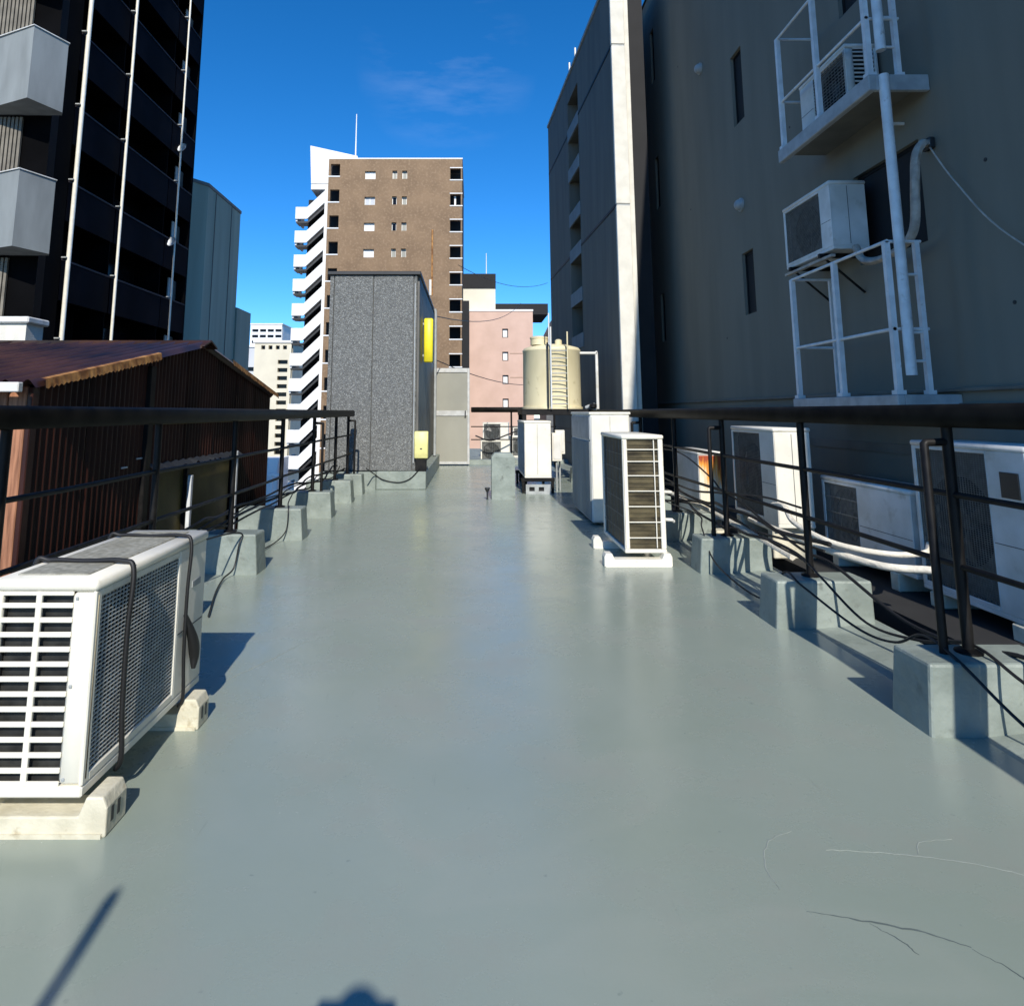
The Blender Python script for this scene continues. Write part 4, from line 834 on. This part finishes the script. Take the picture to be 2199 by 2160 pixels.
for z in floors:
    for bi, (a, c) in enumerate(bays):
        MB().box(DX - 1.3, a + 0.06, z - 0.18, DX - 0.07, c - 0.06, z).build('balcony_slab', M_dark_wall, db)
        o = bpy.data.objects.new('parapet', par_m); COL.objects.link(o); o.parent = db; o.location = (0, a + 0.04, z); o.scale = (1, c - a - 0.08, 1)
        o2 = bpy.data.objects.new('coping', cop_m); COL.objects.link(o2); o2.parent = db; o2.location = (0, a + 0.02, z); o2.scale = (1, c - a - 0.04, 1)
        MB().box(DX - 1.29, a + 0.4, z, DX - 1.25, c - 0.4, z + 2.1).build('balcony_door', M_glass, db)
        MB().box(DX - 1.25, c - 0.06, z, DX - 0.1, c + 0.0, z + 2.5).build('partition', M_dark_wall, db)
        if bi == 2:
            MB().box(DX - 0.5, c - 0.85, z + 1.15, DX - 0.45, c - 0.5, z + 2.25).build('screen', M_galv, db)
            MB().box(DX - 0.5, c - 0.40, z + 1.12, DX - 0.44, c - 0.06, z + 2.3 - 0.3 * random.random()).build('screen', M_side, db)
for (y, r) in ((22.15, 0.075), (25.2, 0.055), (29.95, 0.042)):
    p_ = MB().tube([(DX + 0.16, y, -13), (DX + 0.16, y, 23.3)], r, 10).build('downpipe', M_white, db, 50)
    for z in floors: MB().box(DX + 0.0, y - 0.16, z + 1.1, DX + 0.16, y + 0.02, z + 1.14).build('bracket', M_galv, p_)
for (y, z) in ((29.6, 8.9), (30.0, 13.6)):
    o = thing('satellite_dish', ('lower' if z < 10 else 'upper') + ' small white dish on the dark apartment block', 'dish', (DX + 0.25, y, z)); 
    MB().lathe([(0.02, 0), (0.12, 0.02), (0.2, 0.06), (0.24, 0.11), (0.235, 0.115), (0.1, 0.03), (0.02, 0.012)], n=18).build('dish', M_steel_white, o, 50).rotation_euler = (R(70), 0, R(-20))
    MB().tube([(-0.25, 0, -0.1), (0, 0, 0)], 0.02, 6).build('arm', M_galv, o)

# ------------------------------------------------------------------ slate block behind
tb = thing('teal_building', 'plain teal grey building with slanting roofline behind the dark block', 'building', (0, 0, 0))
MB().prism([(-16.0, 38.6), (-16.0, 44.2), (-24, 44.2), (-24, 36.6), (-17.4, 36.6)], lambda a, c: (a, c, -13), lambda a, c: (a, c, 14.75)).build('wall', M_teal, tb)
MB().prism([(-15.95, 38.57), (-15.95, 44.25), (-24, 44.25), (-24, 36.5), (-17.42, 36.5)], lambda a, c: (a, c, 14.75), lambda a, c: (a, c, 14.95)).build('coping', M_side, tb)
MB().box(-16.6, 44.2, -13, -15.9, 47, 8.2).build('annex', M_teal, tb)
for k in (1, 4): MB().box(-15.99, 38.9 + k * 0.9, -13, -15.96, 38.93 + k * 0.9, 14.7).build('cladding_joint', M_side, tb)

# ------------------------------------------------------------------ brown tower with white external stair
bt = thing('brown_tower', 'tall brown tiled apartment tower in the centre background', 'building', (0, 0, 0))
BY = 72.0; TZ = 29.75
fnB = lambda u, v, w: (u, BY + w, v)
holes = []; rows = [28.3 - 3.03 * k for k in range(0, 5)]
for k in range(12):
    zt_ = 29.15 - 3.03 * k
    holes.append((-16.05, -15.0, zt_ - 1.42, zt_))
    holes.append((-2.46, -1.25, zt_ - 0.55 - 1.35 + 0.05, zt_ - 0.55))
for z in rows:
    holes += [(-12.15, -10.95, z - 0.95, z), (-9.03, -8.5, z - 0.92, z + 0.05), (-7.92, -7.36, z - 0.92, z + 0.05)]
MB().holed(-16.3, -1.1, -13, TZ, holes, fnB, 0.45).build('wall', M_brown, bt, fix=False)
MB().box(-15.0, BY + 0.5, -13, -2.46, BY + 14, TZ - 0.02).build('core', M_brown, bt)
MB().box(-16.3, BY + 1.6, -13, -15.0, BY + 14, TZ - 0.02).build('core', M_cavity, bt); MB().box(-2.46, BY + 1.6, -13, -1.1, BY + 14, TZ - 0.02).build('core', M_cavity, bt)
MB().box(-16.3, BY + 0.02, TZ, -1.05, BY + 14, TZ + 0.14).build('roof_coping', M_white_wall, bt)
for z in rows:
    j = rows.index(z)
    window(bt, fnB, -12.15, -10.95, z - 0.95, z, 0.30, 0.07, M_alu, [M_white_wall, M_grey_wall, M_white_wall, M_white_wall, M_grey_wall][j], 1)
    for a, c in ((-9.03, -8.5), (-7.92, -7.36)): window(bt, fnB, a, c, z - 0.92, z + 0.05, 0.34, 0.07, M_alu, M_frost if random.random() < 0.7 else M_glass, 0)
for k in range(12):
    zt_ = 29.15 - 3.03 * k
    MB().box(-16.35, BY - 0.06, zt_ - 1.55, -14.98, BY - 0.005, zt_ - 1.42).build('balcony_coping', M_white_wall, bt)
    MB().box(-2.5, BY - 0.06, zt_ - 0.55 - 1.42, -1.05, BY - 0.005, zt_ - 0.55 - 1.30).build('balcony_coping', M_white_wall, bt)
    MB().box(-2.5, BY - 0.03, zt_ - 0.50, -1.05, BY - 0.003, zt_ - 0.40).build('balcony_coping', M_white_wall, bt)
    if k == 1: MB().box(-2.0, BY + 0.5, zt_ - 1.9, -1.8, BY + 0.55, zt_ - 0.6).build('hanging_pipe', M_white_wall, bt)
MB().box(-1.1, BY + 0.8, -13, -0.3, BY + 3, 13.5).build('side_shaft', M_cavity, bt)
# white stair tower
wt = thing('white_stair_tower', 'white zigzag external staircase on the left of the brown tower', 'staircase', (0, 0, 0))
MB().prism([(-19.0, 27.9), (-13.6, 27.9), (-13.6, 31.3), (-19.25, 32.6)], lambda a, z: (a, 75.0, z), lambda a, z: (a, 79.0, z)).build('head_block', M_white_wall, wt)
MB().box(-19.0, 75.05, 27.2, -16.4, 79, 27.85).build('head_block', M_white_wall, wt)
MB().box(-17.0, 73.6, -13, -16.55, 80, 27.3).build('spine_wall', M_white_wall, wt)
MB().box(-19.6, 76.55, -13, -16.9, 78.5, 26.4).build('shade_backing', M_cavity, wt)  # black sheet painting the shade between the stair flights
SS = 2.86
for k in range(0, 14):
    z = 24.85 - SS * k
    MB().prism([(-20.65, z - 1.30), (-19.3, z - 1.30), (-17.05, z + 0.9), (-17.05, z + 2.35), (-19.3, z + 0.12), (-20.65, z + 0.12)], lambda a, q: (a, 74.8, q), lambda a, q: (a, 75.0, q)).build('flight_parapet', M_white_wall, wt)
    MB().prism([(-20.6, z - 1.55), (-19.3, z - 1.55), (-17.05, z + 0.6), (-17.05, z + 0.3), (-19.2, z - 1.75), (-20.6, z - 1.75)], lambda a, q: (a, 75.0, q), lambda a, q: (a, 76.5, q)).build('flight', M_trim, wt)  # flight slabs coloured dark to paint their underside shade
    MB().box(-20.65, 75.0, z - 1.55, -20.45, 78.2, z + 0.10).build('landing_parapet', M_white_wall, wt)
o = thing('antenna_mast', 'thin white mast above the white stair tower', 'mast', (-14.2, 77, 31.3)); MB().tube([(0, 0, 0), (0, 0, 6.2)], [0.09, 0.05], 6).build('mast', M_white_wall, o)

# ------------------------------------------------------------------ pink building
pk = thing('pink_building', 'pale pink apartment building right of the brown tower', 'building', (0, 0, 0))
PY = 80.0; fnP = lambda u, v, w: (u, PY + w, v)
hp = [(3.70, 4.42, 11.25 - 2.82 * k - 1.1, 11.25 - 2.82 * k) for k in range(6)]
MB().holed(-0.3, 7.45, -13, 13.4, hp, fnP, 0.4).build('wall', M_pink, pk, fix=False)
MB().box(-0.3, PY + 0.42, -13, 7.45, PY + 12, 13.4).build('core', M_pink, pk)
for h in hp: window(pk, fnP, *h, 0.3, 0.1, M_trim, M_white_wall, 0)
MB().box(-0.35, PY - 0.08, 13.4, 7.5, PY + 12, 13.62).build('coping', M_white_wall, pk)
MB().box(-1.4, PY + 3, -13, 3.0, PY + 12, 16.8).build('rear_block', M_cream_wall, pk); MB().box(-1.5, PY + 2.9, 16.8, 3.05, PY + 12.1, 18.7).build('roof_screen', M_cavity, pk)
MB().box(3.05, PY + 4, 13.6, 9.8, PY + 12, 15.0).build('roof_screen', M_cavity, pk)
for z in (10.2, 7.3): MB().box(4.6, PY - 0.03, z - 2.0, 7.45, PY + 0.0, z - 1.95).build('wall_joint', M_brown, pk)
o = thing('antenna_mast', 'thin white mast above the dark roof screen of the pink building', 'mast', (1.9, PY + 5, 18.7)); MB().tube([(0, 0, 0), (0, 0, 3.2)], [0.07, 0.04], 6).build('mast', M_white_wall, o)
ob = thing('round_roof_shed', 'dark barrel shaped rooftop behind the water tank', 'building', (7.0, 60, 0)); 
MB().prism([(-0.3, -13), (3.2, -13), (3.2, 10.8), (2.0, 10.9), (0.9, 10.2), (0.2, 8.8), (-0.3, 6.5)], lambda a, z: (a, 0, z), lambda a, z: (a, 6, z)).build('wall', M_side, ob)

# ------------------------------------------------------------------ distant white buildings on the left
def far_block(label, x0, x1, y, d, z1, m, rows_=(), name='white_building', band=None):
    t = thing(name, label, 'building', (0, 0, 0), 0, 'distant buildings')
    hol = [r for r in rows_]
    MB().holed(x0, x1, -13, z1, hol, lambda u, v, w: (u, y + w, v), 0.8).build('wall', m, t, fix=False)
    MB().box(x0, y + 0.82, -13, x1, y + d, z1 - 0.02).build('core', m, t)
    for h in hol: MB().box(h[0], y + 0.6, h[2], h[1], y + 0.7, h[3]).build('window', M_glass, t)
    MB().box(x0 - 0.2, y - 0.2, z1, x1 + 0.2, y + d, z1 + 0.35).build('coping', M_white_wall, t)
    return t
r_ = []
for k in range(5):
    z = 26.2 - 1.75 * k
    for j in range(4): r_.append((-67.0 + 2.35 * j, -65.1 + 2.35 * j, z - 0.85, z))
far_block('farthest small white block with stacked dark balcony bands', -67.5, -57.9, 200, 12, 27.6, M_white_wall, r_)
far_block('pale grey low block left of the cream building far away', -41, -35.8, 110, 10, 11.9, M_grey_wall, [(-40, -36.2, 7.9, 8.6), (-37.3, -36.2, 6.0, 6.8), (-37.3, -36.2, 4.2, 5.0)])
r_ = [(-29.4, -27.9, 9.0 - 1.22 * k - 0.62, 9.0 - 1.22 * k) for k in range(16)] + [(-32.0 + 1.1 * j, -31.4 + 1.1 * j, 10.6, 11.2) for j in range(4)]
far_block('cream building with one column of small dark windows, far left', -33.0, -27.4, 100, 10, 11.6, M_cream_wall, r_)
far_block('white slab building showing between the cream building and the zigzag stair', -34.6, -26.0, 121, 8, 13.0, M_white_wall, [(-31.5, -29.5, 9.2, 9.6), (-31.5, -29.5, 6.0, 6.4)])
far_block('small pinkish block beside the farthest white block', -70.5, -67.7, 195, 8, 20.5, M_pink, [])
wb2 = thing('white_annex', 'low white annex with a pergola at the foot of the zigzag stair', 'building', (0, 0, 0))
fnA = lambda u, v, w: (u, 67 + w, v)
ah = [(-23.6, -22.9, -6.6, -5.2), (-21.6, -20.4, -6.8, -5.6)]
MB().holed(-24.4, -19.3, -13, -3.4, ah, fnA, 0.4).build('wall', M_white_wall, wb2, fix=False); MB().box(-24.4, 67.45, -13, -19.3, 71, -3.42).build('core', M_white_wall, wb2)
for h in ah: window(wb2, fnA, *h, 0.3, 0.08, M_alu, M_glass, 1)
for k in range(4): MB().box(-22.6 + 1.05 * k, 65.4, -13, -22.42 + 1.05 * k, 65.6, -4.9).build('post', M_white_wall, wb2)
MB().box(-22.8, 65.3, -4.9, -18.6, 65.7, -4.7).build('beam', M_white_wall, wb2)
MB().box(-26.0, 68, -13, -24.45, 72, -2.0).build('wall', M_cream_wall, wb2)

# ------------------------------------------------------------------ neighbour roof beyond the far end
nr = MB(); nr.box(-2.2, 17.0, -13, 3.2, 27, -0.25); tag(nr.build('neighbour_roof', M_plinth), kind='structure')
spots = [(0.25, 19.0, 0.0), (1.15, 19.4, 0.1), (0.35, 21.5, 0.45), (1.35, 22.0, 0.3)]
for k, (x, y, dz) in enumerate(spots):
    ac_unit('air_conditioner', ['nearest white unit on the neighbouring roof right of the door', 'second white unit on the neighbouring roof near the pedestal', 'white unit on the back row of the neighbouring roof, left', 'white unit on the back row of the neighbouring roof, right'][k], (x, y, -0.2 + dz), R((0, 12, -8, 0)[k]), 0.82, 0.32, 0.62, 'lo', 'plain', 'fan', M_white, fine=False)
    s_ = thing('unit_stand', ['stand under the nearest unit on the neighbouring roof', 'stand under the second unit on the neighbouring roof', 'stand under the left back unit on the neighbouring roof', 'stand under the right back unit on the neighbouring roof'][k], 'stand', (x, y, -0.25))
    for a in (0.1, 0.62): MB().box(a, 0.02, 0, a + 0.08, 0.3, 0.048 + dz).build('foot', M_galv, s_)
cable([(0.1, 18.6, 0.55), (0.5, 18.5, 0.42), (0.9, 18.5, 0.55), (1.3, 18.6, 0.7)], 0.02, 'dark cable hanging over the neighbouring roof units')

# ------------------------------------------------------------------ overhead wires
def wire(a, b_, sag, r, label):
    a = Vector(a); b_ = Vector(b_); P = [a.lerp(b_, k / 14) - Vector((0, 0, sag * 4 * (k / 14) * (1 - k / 14))) for k in range(15)]
    o = MB().tube(P, r, 5).build('overhead_wire', M_cable); tag(o, label, 'wire', 'overhead wires')
wire((-0.85, 40, 10.2), (7.0, 60, 13.0), 0.8, 0.02, 'upper overhead wire sloping towards the dark stair block')
wire((-0.8, 14.5, 3.3), (3.0, 40, 7.8), 0.5, 0.012, 'overhead wire running out from the penthouse roof')
wire((-0.8, 14.8, 2.35), (3.6, 30, 2.6), 0.35, 0.011, 'low overhead wire crossing the pink building')

# ------------------------------------------------------------------ behind the camera: pole and photographer (their shadows fall into view)
o = MB().tube([(-0.70, -0.69, 0), (-0.70, -0.69, 1.88), (-0.70, -0.69, 1.90)], [0.019, 0.017, 0.008], 12).lathe([(0.06, 0), (0.06, 0.012), (0.02, 0.02)], (-0.70, -0.69, 0), 14).build('slim_pole', M_black, None, 50)
tag(o, 'slim dark pole behind the camera that casts the stick shadow', 'pole')

def skin_mesh(name, verts, edges_, radii, m, parent=None, root=0, sub=2):
    me = bpy.data.meshes.new(name); me.from_pydata(verts, edges_, []); o = bpy.data.objects.new(name, me); COL.objects.link(o)
    md = o.modifiers.new('skin', 'SKIN')
    for i, r in enumerate(radii): me.skin_vertices[0].data[i].radius = (r, r) if not isinstance(r, tuple) else r
    me.skin_vertices[0].data[root].use_root = True
    md.use_smooth_shade = True; s_ = o.modifiers.new('sub', 'SUBSURF'); s_.levels = sub; s_.render_levels = sub
    me.materials.append(m); o.parent = parent; return o
per = thing('person', 'person in navy clothes standing behind the camera, holding a phone out with both hands', 'person', (-0.052, -0.785, 0))
V = [(0, 0, 0.92), (0, 0, 1.10), (0, 0.02, 1.30), (0, 0.01, 1.42), (0, 0.02, 1.50), (0, 0.04, 1.57), (0, 0.05, 1.63),
     (0.17, 0.02, 1.36), (0.20, 0.28, 1.18), (0.05, 0.60, 1.13), (0.03, 0.715, 1.14),
     (-0.17, 0.02, 1.36), (-0.20, 0.28, 1.18), (-0.17, 0.60, 1.13), (-0.155, 0.715, 1.14),
     (0.10, 0, 0.86), (0.11, 0.03, 0.48), (0.11, 0, 0.09), (0.12, 0.14, 0.04), (-0.10, 0, 0.86), (-0.11, 0.03, 0.48), (-0.11, 0, 0.09), (-0.12, 0.14, 0.04)]
E_ = [(0, 1), (1, 2), (2, 3), (3, 4), (4, 5), (5, 6), (2, 7), (7, 8), (8, 9), (9, 10), (2, 11), (11, 12), (12, 13), (13, 14), (0, 15), (15, 16), (16, 17), (17, 18), (0, 19), (19, 20), (20, 21), (21, 22)]
RR = [(0.16, 0.11), (0.145, 0.10), (0.155, 0.11), 0.06, 0.06, 0.085, 0.075, 0.062, 0.047, 0.032, 0.034, 0.062, 0.047, 0.032, 0.034, 0.085, 0.062, 0.045, 0.035, 0.085, 0.062, 0.045, 0.035]
skin_mesh('body', V, E_, RR, M_cloth, per)
for sx in (1, -1):
    c0 = -0.063
    for j in range(4):
        z = 1.172 - 0.02 * j; skin_mesh('finger', [(c0 + sx * 0.095, 0.68, z), (c0 + sx * 0.108, 0.71, z), (c0 + sx * 0.08, 0.725, z), (c0 + sx * 0.055, 0.722, z)], [(0, 1), (1, 2), (2, 3)], [0.009, 0.009, 0.008, 0.007], M_skin, per, 0, 1)
    skin_mesh('thumb', [(c0 + sx * 0.09, 0.675, 1.16), (c0 + sx * 0.08, 0.672, 1.175), (c0 + sx * 0.055, 0.675, 1.165)], [(0, 1), (1, 2)], [0.011, 0.010, 0.008], M_skin, per, 0, 1)
hr = MB().lathe([(0.012, 0.125), (0.035, 0.11), (0.055, 0.085), (0.085, 0.05), (0.092, 0.0), (0.088, -0.06), (0.08, -0.07)][::-1], (0, 0.035, 1.60), 20).build('hair', M_hair, per, 80)
ph = thing('phone', 'dark phone held sideways in front of the photographer', 'phone', (-0.11, -0.055, 1.115)); MB().cbox(-0.08, 0, 0, 0.08, 0.008, 0.075, 0.003).build('body', M_black, ph)
